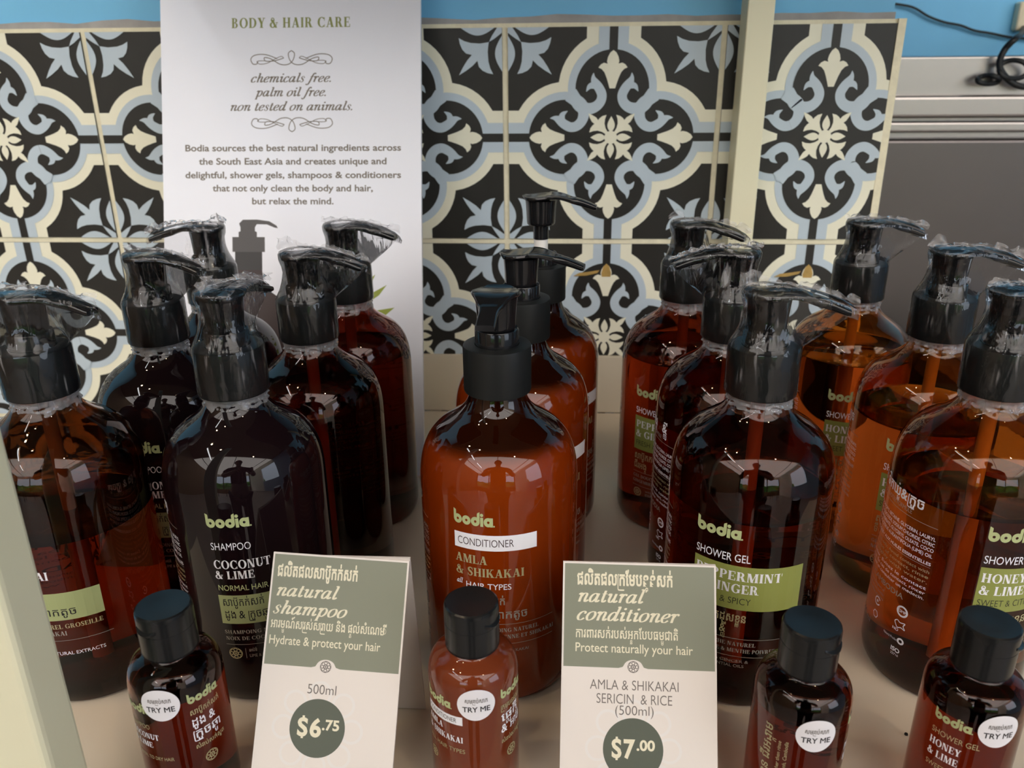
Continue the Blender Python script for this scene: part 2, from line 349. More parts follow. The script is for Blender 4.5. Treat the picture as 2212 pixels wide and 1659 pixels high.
ITA = {
 'a': ([nib([(.62,.8),(.45,.97),(.2,.8),(.08,.4),(.18,.05),(.36,.07),(.55,.38),(.64,.8)]), nib([(.68,.98),(.62,.35),(.66,.05),(.78,.07),(.9,.24)])], .90),
 'c': ([nib([(.6,.8),(.54,.93),(.42,.97),(.2,.8),(.08,.4),(.2,.05),(.42,.04),(.62,.24)]), [disc(.57,.79,.1)]], .68),
 'd': ([nib([(.62,.8),(.45,.97),(.2,.8),(.08,.4),(.18,.05),(.36,.07),(.55,.38),(.64,.8)]), nib([(.56,1.5),(.72,1.56),(.70,1.2),(.62,.35),(.66,.05),(.78,.07),(.9,.24)])], .90),
 'e': ([nib([(.1,.44),(.35,.5),(.58,.68),(.56,.92),(.4,.97),(.18,.78),(.08,.4),(.2,.05),(.42,.04),(.62,.24)])], .70),
 'f': ([nib([(.74,1.4),(.64,1.54),(.5,1.42),(.38,.9),(.27,.1),(.14,-.38),(0,-.48),(-.12,-.38)]), line([(.14,.93),(.62,.95)],.07), [disc(.72,1.4,.09), disc(-.1,-.37,.09)]], .60),
 'g': ([nib([(.62,.8),(.45,.97),(.2,.8),(.08,.45),(.18,.1),(.36,.12),(.55,.4),(.64,.8)]), nib([(.68,.98),(.62,.2),(.5,-.35),(.25,-.5),(.05,-.36)])], .84),
 'h': ([nib([(.05,1.5),(.2,1.55),(.24,1.35),(.2,.5),(.2,0)]), nib([(.2,.5),(.36,.88),(.55,.97),(.66,.82),(.62,.35),(.66,.05),(.78,.07),(.9,.24)])], .90),
 'i': ([nib([(.02,.78),(.12,.95),(.23,.9),(.2,.35),(.24,.05),(.36,.07),(.47,.24)]), [disc(.25,1.36,.12)]], .46),
 'l': ([nib([(.05,1.5),(.2,1.55),(.25,1.35),(.19,.35),(.24,.05),(.36,.07),(.47,.24)])], .46),
 'm': ([nib([(.02,.78),(.12,.95),(.23,.9),(.2,.4),(.2,0)]), nib([(.2,.5),(.36,.88),(.53,.97),(.64,.82),(.62,.4),(.62,0)]), nib([(.62,.5),(.78,.88),(.96,.97),(1.07,.82),(1.03,.35),(1.07,.05),(1.19,.07),(1.31,.24)])], 1.32),
 'n': ([nib([(.02,.78),(.12,.95),(.23,.9),(.2,.4),(.2,0)]), nib([(.2,.5),(.36,.88),(.55,.97),(.66,.82),(.62,.35),(.66,.05),(.78,.07),(.9,.24)])], .90),
 'o': ([nib([(.44,.97),(.18,.8),(.08,.38),(.2,.05),(.36,.02),(.6,.2),(.7,.6),(.6,.92),(.42,.97)])], .80),
 'p': ([nib([(.02,.78),(.12,.95),(.24,.9),(.21,.3),(.16,-.5)]), line([(0,-.5),(.34,-.5)],.06), nib([(.22,.6),(.4,.93),(.58,.96),(.74,.7),(.7,.3),(.5,.03),(.34,.05),(.22,.25)])], .86),
 'r': ([nib([(.02,.78),(.12,.95),(.23,.9),(.2,.4),(.2,0)]), nib([(.2,.5),(.34,.86),(.48,.97),(.6,.9)]), [disc(.57,.86,.1)]], .62),
 's': ([ribbon(crom([(.5,.8),(.4,.97),(.22,.94),(.14,.74),(.3,.52),(.46,.28),(.36,.04),(.16,.02),(.04,.2)],6), lambda i,d: .06+.14*max(0,1-abs(i-24)/18)), [disc(.48,.78,.08), disc(.07,.2,.08)]], .58),
 't': ([nib([(.24,1.3),(.2,.35),(.26,.05),(.38,.07),(.5,.24)]), line([(.03,.93),(.46,.95)],.07)], .52),
 'u': ([nib([(.02,.78),(.12,.95),(.22,.86),(.18,.3),(.28,.03),(.45,.1),(.6,.5)]), nib([(.64,.98),(.6,.35),(.66,.05),(.78,.07),(.9,.24)])], .90),
 'w': ([nib([(.02,.78),(.12,.95),(.22,.86),(.18,.3),(.28,.03),(.45,.1),(.58,.5)]), nib([(.62,.98),(.58,.3),(.68,.03),(.85,.1),(1.0,.5),(1.0,.95)])], 1.1),
 ' ': ([], .42), '.': ([[disc(.12,.1,.12)]], .32),
}
for k in ITA: ITA[k] = ([q for part in ITA[k][0] for q in part], ITA[k][1])
def b_letter(kind):
    o = [ring(.5,.5,.5,.5,.36,.36)]
    if kind == 'b': o += [([(0,.5),(.30,.5),(.30,1.30),(.28,1.42),(0,1.55)],[])]
    if kind == 'd': o += [([(.70,.5),(1,.5),(1,1.55),(.74,1.42),(.70,1.3)],[])]
    if kind == 'a': o += [rect(.68,0,1.0,.98)]
    return o
LOGO = {'b': (b_letter('b'),1.05), 'o': (b_letter('o'),1.05), 'd': (b_letter('d'),1.06),
        'i': ([rect(.02,0,.34,.98), ring(.18,1.24,.18,.18,.179,.179)],.41), 'a': (b_letter('a'),1.05), '.': ([disc(.08,.09,.09)],.2)}

def xf(polys, sx, sy, ox, oy, shear=0.0):
    g = lambda p: (ox+sx*p[0]+shear*sy*p[1], oy+sy*p[1])
    return [([g(p) for p in o], [[g(p) for p in h] for h in hs]) for o, hs in polys]
def own_text(s, font, size, xs=1.0, shear=0.0, track=0.0):
    out = []; x = 0
    for ch in s:
        if ch == 'Ï': ch = 'I'
        if ch not in font: x += .4*size*xs; continue
        g, adv = font[ch]; out += xf(g, size*xs, size, x, 0, shear); x += (adv+track)*size*xs
    return out, x
_tc = {}
def sans_raw(s):
    if s in _tc: return _tc[s]
    cu = bpy.data.curves.new('t', 'FONT'); cu.body = s; cu.size = 1.0
    ob = bpy.data.objects.new('t', cu); COL.objects.link(ob)
    dg = bpy.context.evaluated_depsgraph_get(); dg.update()
    oe = ob.evaluated_get(dg)
    cv = oe.to_curve(dg)
    loops = []
    for sp in cv.splines:
        P = []
        if sp.type == 'BEZIER':
            bp = sp.bezier_points; n = len(bp)
            for i in range(n if sp.use_cyclic_u else n-1):
                a, b = bp[i], bp[(i+1) % n]
                straight = (a.co-a.handle_right).length < 1e-5 and (b.co-b.handle_left).length < 1e-5
                if a.handle_right_type == 'VECTOR' and b.handle_left_type == 'VECTOR': straight = True
                seg = [a.co] if straight else interpolate_bezier(a.co, a.handle_right, b.handle_left, b.co, 5)[:-1]
                P += [(q.x, q.y) for q in seg]
        else:
            P = [(q.co.x, q.co.y) for q in sp.points]
        Q = []
        for q in P:
            if not Q or math.hypot(q[0]-Q[-1][0], q[1]-Q[-1][1]) > .007: Q.append(q)
        if len(Q) > 3 and math.hypot(Q[0][0]-Q[-1][0], Q[0][1]-Q[-1][1]) < .007: Q.pop()
        if len(Q) > 2: loops.append(Q)
    oe.to_curve_clear()
    COL.objects.unlink(ob); bpy.data.objects.remove(ob); bpy.data.curves.remove(cu)
    _tc[s] = loops; return loops
def area(l): return sum(l[i-1][0]*l[i][1]-l[i][0]*l[i-1][1] for i in range(len(l)))/2
def inside(p, l):
    c = False
    for i in range(len(l)):
        a, b = l[i-1], l[i]
        if (a[1] > p[1]) != (b[1] > p[1]) and p[0] < (b[0]-a[0])*(p[1]-a[1])/(b[1]-a[1])+a[0]: c = not c
    return c
def grow(l, off, sgn):
    n = len(l); out = []
    for i in range(n):
        a, p, b = l[i-1], l[i], l[(i+1) % n]
        d1 = Vector((p[0]-a[0], p[1]-a[1])).normalized(); d2 = Vector((b[0]-p[0], b[1]-p[1])).normalized()
        nn = Vector((d1.y, -d1.x))+Vector((d2.y, -d2.x))
        if nn.length < 1e-4: out.append(p); continue
        nn.normalize(); c = max(0.5, nn.dot(Vector((d1.y, -d1.x))))
        out.append((p[0]+nn.x*off*sgn/c, p[1]+nn.y*off*sgn/c))
    return out
def sans(s, size=1.0, bold=0.0, xs=1.0, shear=0.0):
    loops = sans_raw(s)
    if not loops: return [], 0
    big = max(loops, key=lambda l: abs(area(l))); sg = 1 if area(big) > 0 else -1
    outers = [[l, []] for l in loops if area(l)*sg > 0]
    for h in loops:
        if area(h)*sg > 0: continue
        c = [o for o in outers if inside(h[0], o[0])]
        if c: min(c, key=lambda o: abs(area(o[0])))[1].append(h)
    if bold: outers = [[grow(o, bold, sg), [grow(h, bold, sg) for h in hs]] for o, hs in outers]
    w = max(p[0] for o, _ in outers for p in o)
    return xf(outers, size*xs, size, 0, 0, shear), w*size*xs
RO = [line([(.10,.62),(.04,.5),(.04,0),(.06,-.22),(.2,-.26),(.62,-.26)], .075)]
def price(s, size, bold):
    """price figures with a dollar sign drawn from an S and two bars"""
    g, w = sans('S', size, bold); x = w+.08*size
    xm = w*.52; g = g+[rect(xm-.05*size, .62*size, xm+.05*size, .80*size), rect(xm-.05*size, -.11*size, xm+.05*size, .06*size)]
    h, w2 = sans(s, size, bold); return g+xf(h, 1, 1, x, 0), x+w2
def khmer(s, size, bold=0.0, xs=1.0):
    """Khmer line; '_X' sets X as a small foot letter under the letter before, '^' sets the bracket-like foot sign round the next letter"""
    out = []; x = 0; i = 0; run = ''
    def flush():
        nonlocal run, x
        if run:
            g, w = sans(run, size, bold, xs); out.extend(xf(g, 1, 1, x, 0)); x += w+.05*size*xs; run = ''
    lastw = .55
    while i < len(s):
        if s[i] == '_':
            flush(); g, w = sans(s[i+1], size*.52, bold*.8, xs)
            out.extend(xf(g, 1, 1, x-w-.10*size*xs, -.40*size)); i += 2
        elif s[i] == '^':
            flush(); out.extend(xf(RO[0], size*xs, size, x, 0)); x += .10*size*xs; i += 1
        elif s[i] == ' ':
            flush(); x += .28*size*xs; i += 1
        else: run += s[i]; i += 1
    flush(); return out, x

class Sheet:
    """collects flat print in mm; each call places lettering with its baseline at (x, y)"""
    def __init__(s): s.items = []
    def put(s, polys, m, x=0, y=0, h=0.0): s.items.append((xf(polys, 1, 1, x, y), m, h))
    def _al(s, res, m, x, y, al, h, fit=None):
        g, w = res
        if fit and w > 0: k = fit/w; g = xf(g, k, 1, 0, 0); w = fit   # widths follow the photograph, heights stay
        s.put(g, m, x - (w/2 if al == 'c' else w if al == 'r' else 0), y, h)
    def serif(s, t, size, m, x, y, al='l', xs=.85, track=.03, h=.02, fit=None): s._al(own_text(t, SER, size, xs, 0, track), m, x, y, al, h, fit)
    def italic(s, t, xh, m, x, y, al='l', xs=.82, h=.02, fit=None): s._al(own_text(t, ITA, xh, xs, .22, .06), m, x, y, al, h, fit)
    def sans(s, t, cap, m, x, y, al='l', bold=0, xs=1, h=.02, fit=None): s._al(sans(t, cap/.70, bold, xs), m, x, y, al, h, fit)
    def khmer(s, t, hgt, m, x, y, al='l', bold=.012, xs=1, h=.02, fit=None): s._al(khmer(t, hgt/.56, bold, xs), m, x, y, al, h, fit)
    def logo(s, xh, m, x, y, h=.02, wdt=None): s._al(own_text('bodia.', LOGO, xh, 1.0, 0, -.02), m, x, y, 'l', h, wdt)
    def rect(s, x0, y0, x1, y1, m, h=0.0, n=1):
        s.items.append(([rect(x0+(x1-x0)*i/n, y0, x0+(x1-x0)*(i+1)/n, y1) for i in range(n)], m, h))
    def icon(s, cx, cy, r, m, h=.02):
        g = [ring(cx, cy, r, r, .1*r, .1*r)]
        for k in range(8):
            a = math.pi*k/4; g.append(ring(cx+.62*r*math.cos(a), cy+.62*r*math.sin(a), .30*r, .30*r, .1*r, .1*r, n=14))
        g += [ring(cx, cy, .36*r, .36*r, .1*r, .1*r, n=14), disc(cx, cy, .15*r, 8)]
        s.put(g, m, 0, 0, h)
    def build(s, name, fn, parent):
        mb = MB()
        for g, m, h in s.items: mb.flat(g, fn, m, h)
        return mb.build(name, parent)
def on_cylinder(R, s0=0.0, off=0.10):
    """mm label coordinates: x round the cylinder from the local -Y direction, y up"""
    def fn(x, y, h):
        a = (x+s0)/R; rr = (R+off+h)/1000
        return (rr*math.sin(a), -rr*math.cos(a), y/1000)
    return fn

# ---------------------------------------------------------------- the room
PT = 0.172; ZG = 0.15826                      # tile pitch, height of the tile joint
def tile_layers():
    """one encaustic tile in [-1,1] coordinates: list of (polys, material, level)"""
    rot = lambda p, k: [(p[0], p[1]), (-p[1], p[0]), (-p[0], -p[1]), (p[1], -p[0])][k]
    R4 = lambda polys: [([rot(p, k) for p in o], [[rot(p, k) for p in hh] for hh in hs]) for k in range(4) for o, hs in polys]
    mir = lambda polys: polys+[([(q[1], q[0]) for q in reversed(o)], []) for o, _ in polys]
    mx = lambda polys: polys+[([(-q[0], q[1]) for q in reversed(o)], []) for o, _ in polys]
    lay = []
    lay.append((R4([disc(0, .45, .515, 48), rect(-.253, .80, .253, 1)])+[rect(-.5,-.5,.5,.5)], 'tile_cream', 1))
    lay.append((R4([disc(0, .45, .425, 48), rect(-.140, .80, .140, 1)])+[rect(-.4,-.4,.4,.4)], 'tile_blue', 2))
    lay.append((R4([disc(0, .45, .352, 48), rect(-.040, .72, .040, 1)])+[disc(0, 0, .34, 40)], 'tile_black', 3))
    P = [(500,770),(560,880),(625,925),(700,915),(752,868),(766,805),(742,745),(706,695),(688,650),(689,606)]
    wd = [90,112,104,92,86,84,82,74,40,4]
    c = crom([((x-855)/915, (1190-y)/985, w/930) for (x, y), w in zip(P, wd)], 6)
    scr = ribbon([(a[0], a[1]) for a in c], lambda i, d: max(.003, c[i][2]))
    P = [(735,722),(690,716),(655,728),(628,772)]; wd = [60,58,44,4]
    c2 = crom([((x-855)/915, (1190-y)/985, w/930) for (x, y), w in zip(P, wd)], 6)
    scr += ribbon([(a[0], a[1]) for a in c2], lambda i, d: max(.003, c2[i][2]))
    # scroll of the top-left diagonal, its mirror across that diagonal, four turns
    scr2 = scr+[([(-q[1], -q[0]) for q in reversed(o)], []) for o, _ in scr]
    lay.append((R4(scr2)+R4([([(-.44,.36),(-.36,.44),(-.22,.31),(-.31,.22)],[])]), 'tile_blue', 4))
    half = [(0,408),(26,428),(46,466),(54,505),(48,526),(80,518),(108,532),(128,560),(100,572),(74,602),(54,650),(38,700),(25,744)]
    fl = [((x)/930, (1190-y)/985) for x, y in half]
    f = [(-x, y) for x, y in fl]; poly = fl[::-1]+f[1:]
    lay.append((R4([(poly[::-1], [])]), 'tile_cream', 5))
    pet = [(.050+.148*t, .036*math.sin(math.pi*min(1, max(0, t**.8)))) for t in [i/10 for i in range(11)]]
    petal = pet+[(x, -y) for x, y in reversed(pet[1:-1])]
    dg = [(.030,.050),(.052,.085),(.064,.130),(.060,.172),(.047,.210),(.086,.200),(.113,.180),(.127,.162),(.146,.186),(.182,.208),(.226,.222)]
    dgo = dg+[(y, x) for x, y in reversed(dg[:-1])]
    lay.append((R4([(petal[::-1], []), (dgo[::-1], [])])+[disc(0, 0, .062, 20)], 'tile_cream', 5))
    # corner leaf + half petals along the edges
    lf = [(1,.955),(.93,.905),(.87,.873),(.79,.862),(.70,.868),(.64,.885),(.588,.912),(.598,.86),(.620,.81),(.655,.775),(.71,.762),(.665,.715),(.62,.65),(.592,.60),(.580,.580)]
    leaf = lf+[(y, x) for x, y in reversed(lf[:-1])]+[(1, 1)]
    ov = [(.61+.32*i/12, 1-.068*math.sin(math.pi*i/12)) for i in range(13)]
    ov2 = [(1-y+0, x) for x, y in ov]; ov2 = [(y, x) for x, y in ov]
    lay.append((R4([(leaf, []), (ov, []), (ov2[::-1], [])]), 'tile_blue', 2))
    return lay
LAY = tile_layers()
def clip(poly, xmax):
    out = []
    for i in range(len(poly)):
        a, b = poly[i-1], poly[i]
        if (a[0] <= xmax) != (b[0] <= xmax):
            t = (xmax-a[0])/(b[0]-a[0]); out.append((xmax, a[1]+t*(b[1]-a[1])))
        if b[0] <= xmax: out.append(b)
    return out
XE = 0.6475                                     # where the tiling is cut off
mb = MB()
for ix in range(-4, 4):
    for iz in range(-2, 1):
        cx = (ix+.5)*PT; cz = ZG+(iz+.5)*PT; hw = (PT-.0046)/2
        if cx-hw > XE: continue
        x1 = min(cx+hw, XE)
        mb.box(cx-hw, x1, -.0000, .009, cz-hw, cz+hw, 'tile_black')
        lim = (x1-cx)/hw
        for polys, m, lv in LAY:
            ps = []
            for o, hs in polys:
                if lim < 1: o = clip(o, lim)
                if len(o) > 2: ps.append((o, hs))
            mb.flat(ps, lambda x, y, h: (cx+hw*x, -h, cz+hw*y), m, .0003*lv, 3e-6, 97)
        if iz == -1 and ix in (2, 3):
            ps = [([(-.045,.66),(.045,.66),(.05,.70),(.03,.77),(0,.80),(-.03,.77),(-.05,.70)], []),
                  ([(-.34,.665),(-.2,.672),(-.09,.70),(-.07,.73),(-.16,.715),(-.28,.70)], [])]
            mb.flat(ps, lambda x, y, h: (cx+hw*x, -h, cz+hw*y), 'stain', .0003*6, 3e-6)
mb.box(-4*PT, XE, .0012, .0095, ZG-2*PT, ZG+PT+.0008, 'grout')
mb.box(XE, XE+.006, -.0008, .0095, ZG-2*PT, ZG+PT+.001, 'grout')
structure(mb.build('wall_tiled'))
mb = MB(); mb.box(-2.6, .6465, .0095, .15, -.85, 2.0, 'blue_paint'); structure(mb.build('wall_back'))
mb = MB(); v = []; n = 60
for i in range(n+1):                           # ragged line of bare plaster over the tiles
    x = -.66+(.6465+.66)*i/n; hgt = .0045+.004*noise.noise(Vector((x*14, 0, 3)))+.002*noise.noise(Vector((x*60, 1, 3)))
    v += [(x, .0055, ZG+PT+.0008), (x, .0055, ZG+PT+.0012+max(.001, hgt)), (x, .0097, ZG+PT+.0012+max(.001, hgt)), (x, .0097, ZG+PT+.0008)]
mb.add(v, [tuple(4*i+q for q in (a, a+1))+tuple(4*(i+1)+q for q in (a+1, a)) for i in range(n) for a in range(3)], 'old_plaster')
structure(mb.build('trim_1'))
mb = MB(); mb.box(-2.6, 3.2, .42, .52, -.85, 2.0, 'blue_paint'); structure(mb.build('wall_far'))
mb = MB(); mb.box(-2.7, 3.3, -6.2, .52, -.90, -.85, 'floor_tile'); structure(mb.build('floor'))
mb = MB(); mb.add([(-2.7, -6.2, 2.0), (3.3, -6.2, 2.0), (3.3, -1.65, 2.0), (-2.7, -1.65, 2.0)], [(0, 1, 2, 3)], 'awning'); mb.box(-2.7, 3.3, -1.65, .52, 2.0, 2.05, 'bamboo')
for k in range(3): mb.box(-1.6+2.0*k, -1.57+2.0*k, -6.1, -1.65, 1.95, 1.995, 'furniture')
structure(mb.build('ceiling'))
mb = MB(); mb.box(-2.7, -2.6, -6.2, .52, -.85, 2.0, 'bamboo'); structure(mb.build('wall_left'))
mb = MB(); mb.box(3.2, 3.3, -6.2, -3.4, -.85, 2.0, 'white_paint'); mb.box(3.2, 3.3, -1.6, .52, -.85, 2.0, 'shutter_blue'); mb.box(3.2, 3.3, -3.4, -1.6, -.85, .0, 'shutter_blue'); mb.box(3.2, 3.3, -3.4, -1.6, 1.5, 2.0, 'white_paint'); structure(mb.build('wall_right'))
mb = MB(); mb.box(-2.7, 3.3, -6.2, -6.1, -.85, -.35, 'bamboo')
for x in (-2.6, -.7, 1.3, 3.1): mb.box(x, x+.12, -6.2, -6.1, -.35, 2.0, 'furniture')
mb.box(-2.7, 3.3, -6.2, -6.1, 1.55, 2.0, 'white_paint'); structure(mb.build('wall_front'))
mb = MB(); v = []; nx, nz = 50, 14
for i in range(nx+1):
    for j in range(nz+1):
        x = -7+16*i/nx; z = -1.0+1.7*j/nz
        v.append((x, -8.5+.5*noise.noise(Vector((x*1.3, z*1.3, 0)))-.25*(z+1), z+.25*noise.noise(Vector((x*2, z*2, 5)))))
fs = [(i*(nz+1)+j, (i+1)*(nz+1)+j, (i+1)*(nz+1)+j+1, i*(nz+1)+j+1) for i in range(nx) for j in range(nz)]
mb.add(v, fs, 'leaf'); tag(mb.build('hedge'), 'tall green garden hedge outside the open side of the room', 'hedge')
mb = MB(); mb.box(-9, 10, -12, -6.2, -1.0, -.9, 'leaf'); structure(mb.build('ground'))
# daylight portal in the open side
for nm, loc, rot, sz in (('open_side_portal', (.3, -6.15, .6), (D2R(90), 0, 0), (5.6, 1.9)), ('side_window_portal', (3.25, -2.5, .75), (D2R(90), 0, D2R(90)), (1.8, 1.5))):
    ld = bpy.data.lights.new(nm, 'AREA'); ld.shape = 'RECTANGLE'; ld.size, ld.size_y = sz; ld.cycles.is_portal = True
    lo = bpy.data.objects.new(nm, ld); COL.objects.link(lo); lo.location = loc; lo.rotation_euler = rot
# tube lamps and warm downlights of the ceiling (behind the viewer)
for k, (x, y) in enumerate(((-.95, -1.3), (-.95, -2.9))):
    t = thing('tube_lamp', 'white fluorescent tube lamp on the ceiling, ' + ('nearer the tiled wall' if k == 0 else 'farther from the tiled wall'), 'lamp', (x, y, 1.99))
    mb = MB(); mb.box(-.04, .04, -.62, .62, -.03, .0, 'white_paint'); mb.build('housing', t)
    mb = MB(); mb.tube([(0, -.58, -.05), (0, .58, -.05)], .016, 'tube_glow'); mb.build('tube', t)
    ld = bpy.data.lights.new('tube_light', 'AREA'); ld.shape = 'RECTANGLE'; ld.size = .05; ld.size_y = 1.15; ld.energy = 3.5; ld.color = (.95, .97, 1)
    lo = bpy.data.objects.new('tube_light', ld); COL.objects.link(lo); lo.location = (x, y, 1.91)
for k, (x, y) in enumerate(((-.35, -.95), (-.75, -.55), (1.25, -1.5))):
    t = thing('downlight', 'small warm ceiling spotlight, ' + ('over the middle of the shelf', 'over the left end of the shelf', 'over the right side of the room')[k], 'lamp', (x, y, 1.99))
    mb = MB(); mb.lathe([(.0, .0), (.045, 0), (.045, -.03), (.03, -.035)][::-1], 'white_paint', 24); mb.build('housing', t, 40)
    mb = MB(); mb.lathe([(0, -.05), (.018, -.04), (.022, -.03), (.0, -.028)], 'warm_glow', 16); mb.build('bulb', t, 60)
    ld = bpy.data.lights.new('downlight_light', 'SPOT'); ld.energy = (10, 14, 16)[k]; ld.color = (1.0, .76, .50); ld.spot_size = D2R((95, 95, 50)[k]); ld.spot_blend = .7; ld.shadow_soft_size = .03
    lo = bpy.data.objects.new('downlight_light', ld); COL.objects.link(lo); lo.location = (x, y, 1.92)
    lo.rotation_euler = (Vector(((.35, -.15, .1), (.2, -.2, .1), (.62, -.40, 0))[k])-Vector((x, y, 1.92))).to_track_quat('-Z', 'Y').to_euler()

# ---------------------------------------------------------------- the shelf unit
sh = thing('display_shelf', 'cream painted display shelf carrying all the bottles, with square corner posts', 'shelf', (0, 0, 0))
mb = MB(); mb.box(.062, .80, -.466, -.004, -.022, -.0004, 'shelf_paint'); mb.build('shelf_board', sh, bevel=.0015)
mb = MB(); mb.box(.115, .6535, -.0042, -.0009, -.0004, .0548, 'lip_paint'); mb.build('back_lip', sh, bevel=.0006)
mb = MB(); mb.box(.166, .2015, -.4875, -.4662, -.85, .505, 'post_paint'); mb.build('post', sh, bevel=.003)
mb = MB(); mb.box(.5262, .5462, -.030, -.0045, .0, .505, 'post_paint'); mb.build('post', sh, bevel=.001)
mb = MB(); mb.box(.00, .80, -.35, .0085, .505, .53, 'dark_wood'); mb.build('upper_board', sh, bevel=.001)

# ---------------------------------------------------------------- right recess: steel appliance, cable, socket
st = thing('steel_refrigerator', 'brushed stainless steel refrigerator standing in the recess right of the tiles', 'refrigerator', (.66, .40, -.85))
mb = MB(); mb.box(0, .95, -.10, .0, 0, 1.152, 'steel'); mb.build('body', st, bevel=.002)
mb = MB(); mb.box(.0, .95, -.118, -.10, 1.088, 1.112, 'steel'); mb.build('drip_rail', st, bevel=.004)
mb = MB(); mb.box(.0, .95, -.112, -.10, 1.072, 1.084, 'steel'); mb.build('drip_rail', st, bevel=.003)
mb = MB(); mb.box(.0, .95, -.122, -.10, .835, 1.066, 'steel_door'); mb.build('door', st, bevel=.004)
ct = thing('side_counter', 'brown wooden counter in front of the steel refrigerator', 'counter', (.66, .1, -.85))
mb = MB(); mb.box(.16, .95, -.02, .17, .80, .828, 'bamboo'); mb.build('worktop', ct, bevel=.002)
mb = MB(); mb.box(.16, .95, .0, .16, 0, .80, 'furniture'); mb.build('cabinet', ct, bevel=.002)

def pix(x, y, Y):
    v = fw + rt*((x-1106)/FPX) + dn*((y-829.5)/FPX); t = (Y-CAM.y)/v.y; return CAM+v*t
mb = MB(); pts = [pix(x, y, .414) for x, y in ((1700,-2),(1820,0),(1900,5),(1944,10),(1975,17),(2005,35),(2040,48),(2075,55),(2105,66),(2140,72),(2180,80),(2230,84))]
mb.tube(crom([tuple(p) for p in pts], 5), .0015, 'black_rubber', 8); tag(mb.build('power_cable', None, 60), 'thin black cable sagging along the blue wall above the refrigerator', 'cable')
mb = MB(); pts = [pix(2212, 60, .408), pix(2206, 74, .36)]+[pix(x, y, .288) for x, y in ((2195,82),(2172,105),(2160,130),(2162,152),(2185,178),(2215,188),(2240,180))]
mb.tube(crom([tuple(p) for p in pts], 5), .0034, 'black_rubber', 8)
for x0, y0, rx, ry in ((2190, 150, 32, 20), (2135, 172, 24, 9)):
    q = [tuple(pix(x0+rx*math.cos(a), y0+ry*math.sin(a), .288+.004*math.sin(2*a))) for a in [i*2*math.pi/16 for i in range(17)]]
    mb.tube(crom(q, 3), .0028, 'black_rubber', 8)
tag(mb.build('cable_loop', None, 60), 'coiled thick black cable hanging in front of the steel refrigerator', 'cable')
a = pix(2180, 68, .42); b = pix(2225, 4, .42)
mb = MB(); mb.box(a.x, b.x+.03, .405, .4199, a.z, b.z, 'cream_plastic'); tag(mb.build('wall_socket', None, bevel=.003), 'cream plastic socket box on the far blue wall', 'socket')

# ---------------------------------------------------------------- information sign
LEAN = D2R(18)
sg = thing('information_sign', 'tall white BODY & HAIR CARE board leaning on the tiles behind the bottles', 'sign', (.19, -.138, .0013))
def on_sign(x, y, h): return (x/1000, y/1000*math.sin(LEAN)-(h+.05)/1000*math.cos(LEAN), y/1000*math.cos(LEAN)+(h+.05)/1000*math.sin(LEAN))
mb = MB(); e = [(-.110, 0), (.0955, 0), (.0930, .20), (.0918, .405), (-.110, .405)]
vf = [Vector(on_sign(x*1000, y*1000, -.05)) for x, y in e]; nb = Vector((0, math.cos(LEAN), -math.sin(LEAN)))*.004
mb.add(vf+[p+nb for p in vf], [tuple(range(5)), tuple(range(9, 4, -1))]+[(i, i+5, (i+1) % 5+5, (i+1) % 5) for i in range(5)], 'sign_white')
mb.build('board', sg)
S = Sheet(); cx = -7.6
S.serif('BODY & HAIR CARE', 7.5, 'ink_olive', cx, 344.3, 'c', .75, .08, fit=93)
def flourish(y, up, m='ink_brown'):
    k = 1 if up else -1
    for sgn in (1, -1):
        P1 = [(0, 6.5), (2.4, 4.2), (1.0, -1.0), (-3, -3.9), (-9, -3.6), (-16, .4), (-21, 1.4), (-20, -1.2), (-13, -1.0), (-6, 1.0)]
        P2 = [(-6, 1.0), (-8, 2.2), (-13, .2), (-19, -2.8), (-25, -3.4), (-26, -1.2), (-20, -1.0)]
        P3 = [(-11, .5), (-20, 3.6), (-28, 3.4), (-31.6, .6), (-30.2, -3.2), (-27, -3.3), (-26.8, -1.2)]
        for P, w in ((P1, .65), (P2, .5), (P3, .65)):
            g = line([(sgn*x, k*yy) for x, yy in P], w, 7); S.put(g, m, cx, y, .02)
flourish(320.6, True); flourish(272.4, False)
S.italic('chemicals free.', 4.4, 'ink_brown', cx-.5, 303.4, 'c', fit=63.5)
S.italic('palm oil free.', 4.4, 'ink_brown', cx-.5, 292.8, 'c', fit=55.5)
S.italic('non tested on animals.', 4.4, 'ink_brown', cx-.5, 282.0, 'c', fit=96.5)
for t, y, wd in (('Bodia sources the best natural ingredients across', 251.4, 169.5), ('the South East Asia and creates unique and', 241.2, 147), ('delightful, shower gels, shampoos & conditioners', 230.8, 169.5), ('that not only clean the body and hair,', 220.7, 125.8), ('but relax the mind.', 210.8, 64.4)):
    S.sans(t, 4.9, 'ink_brown', cx, y, 'c', .022, fit=wd)
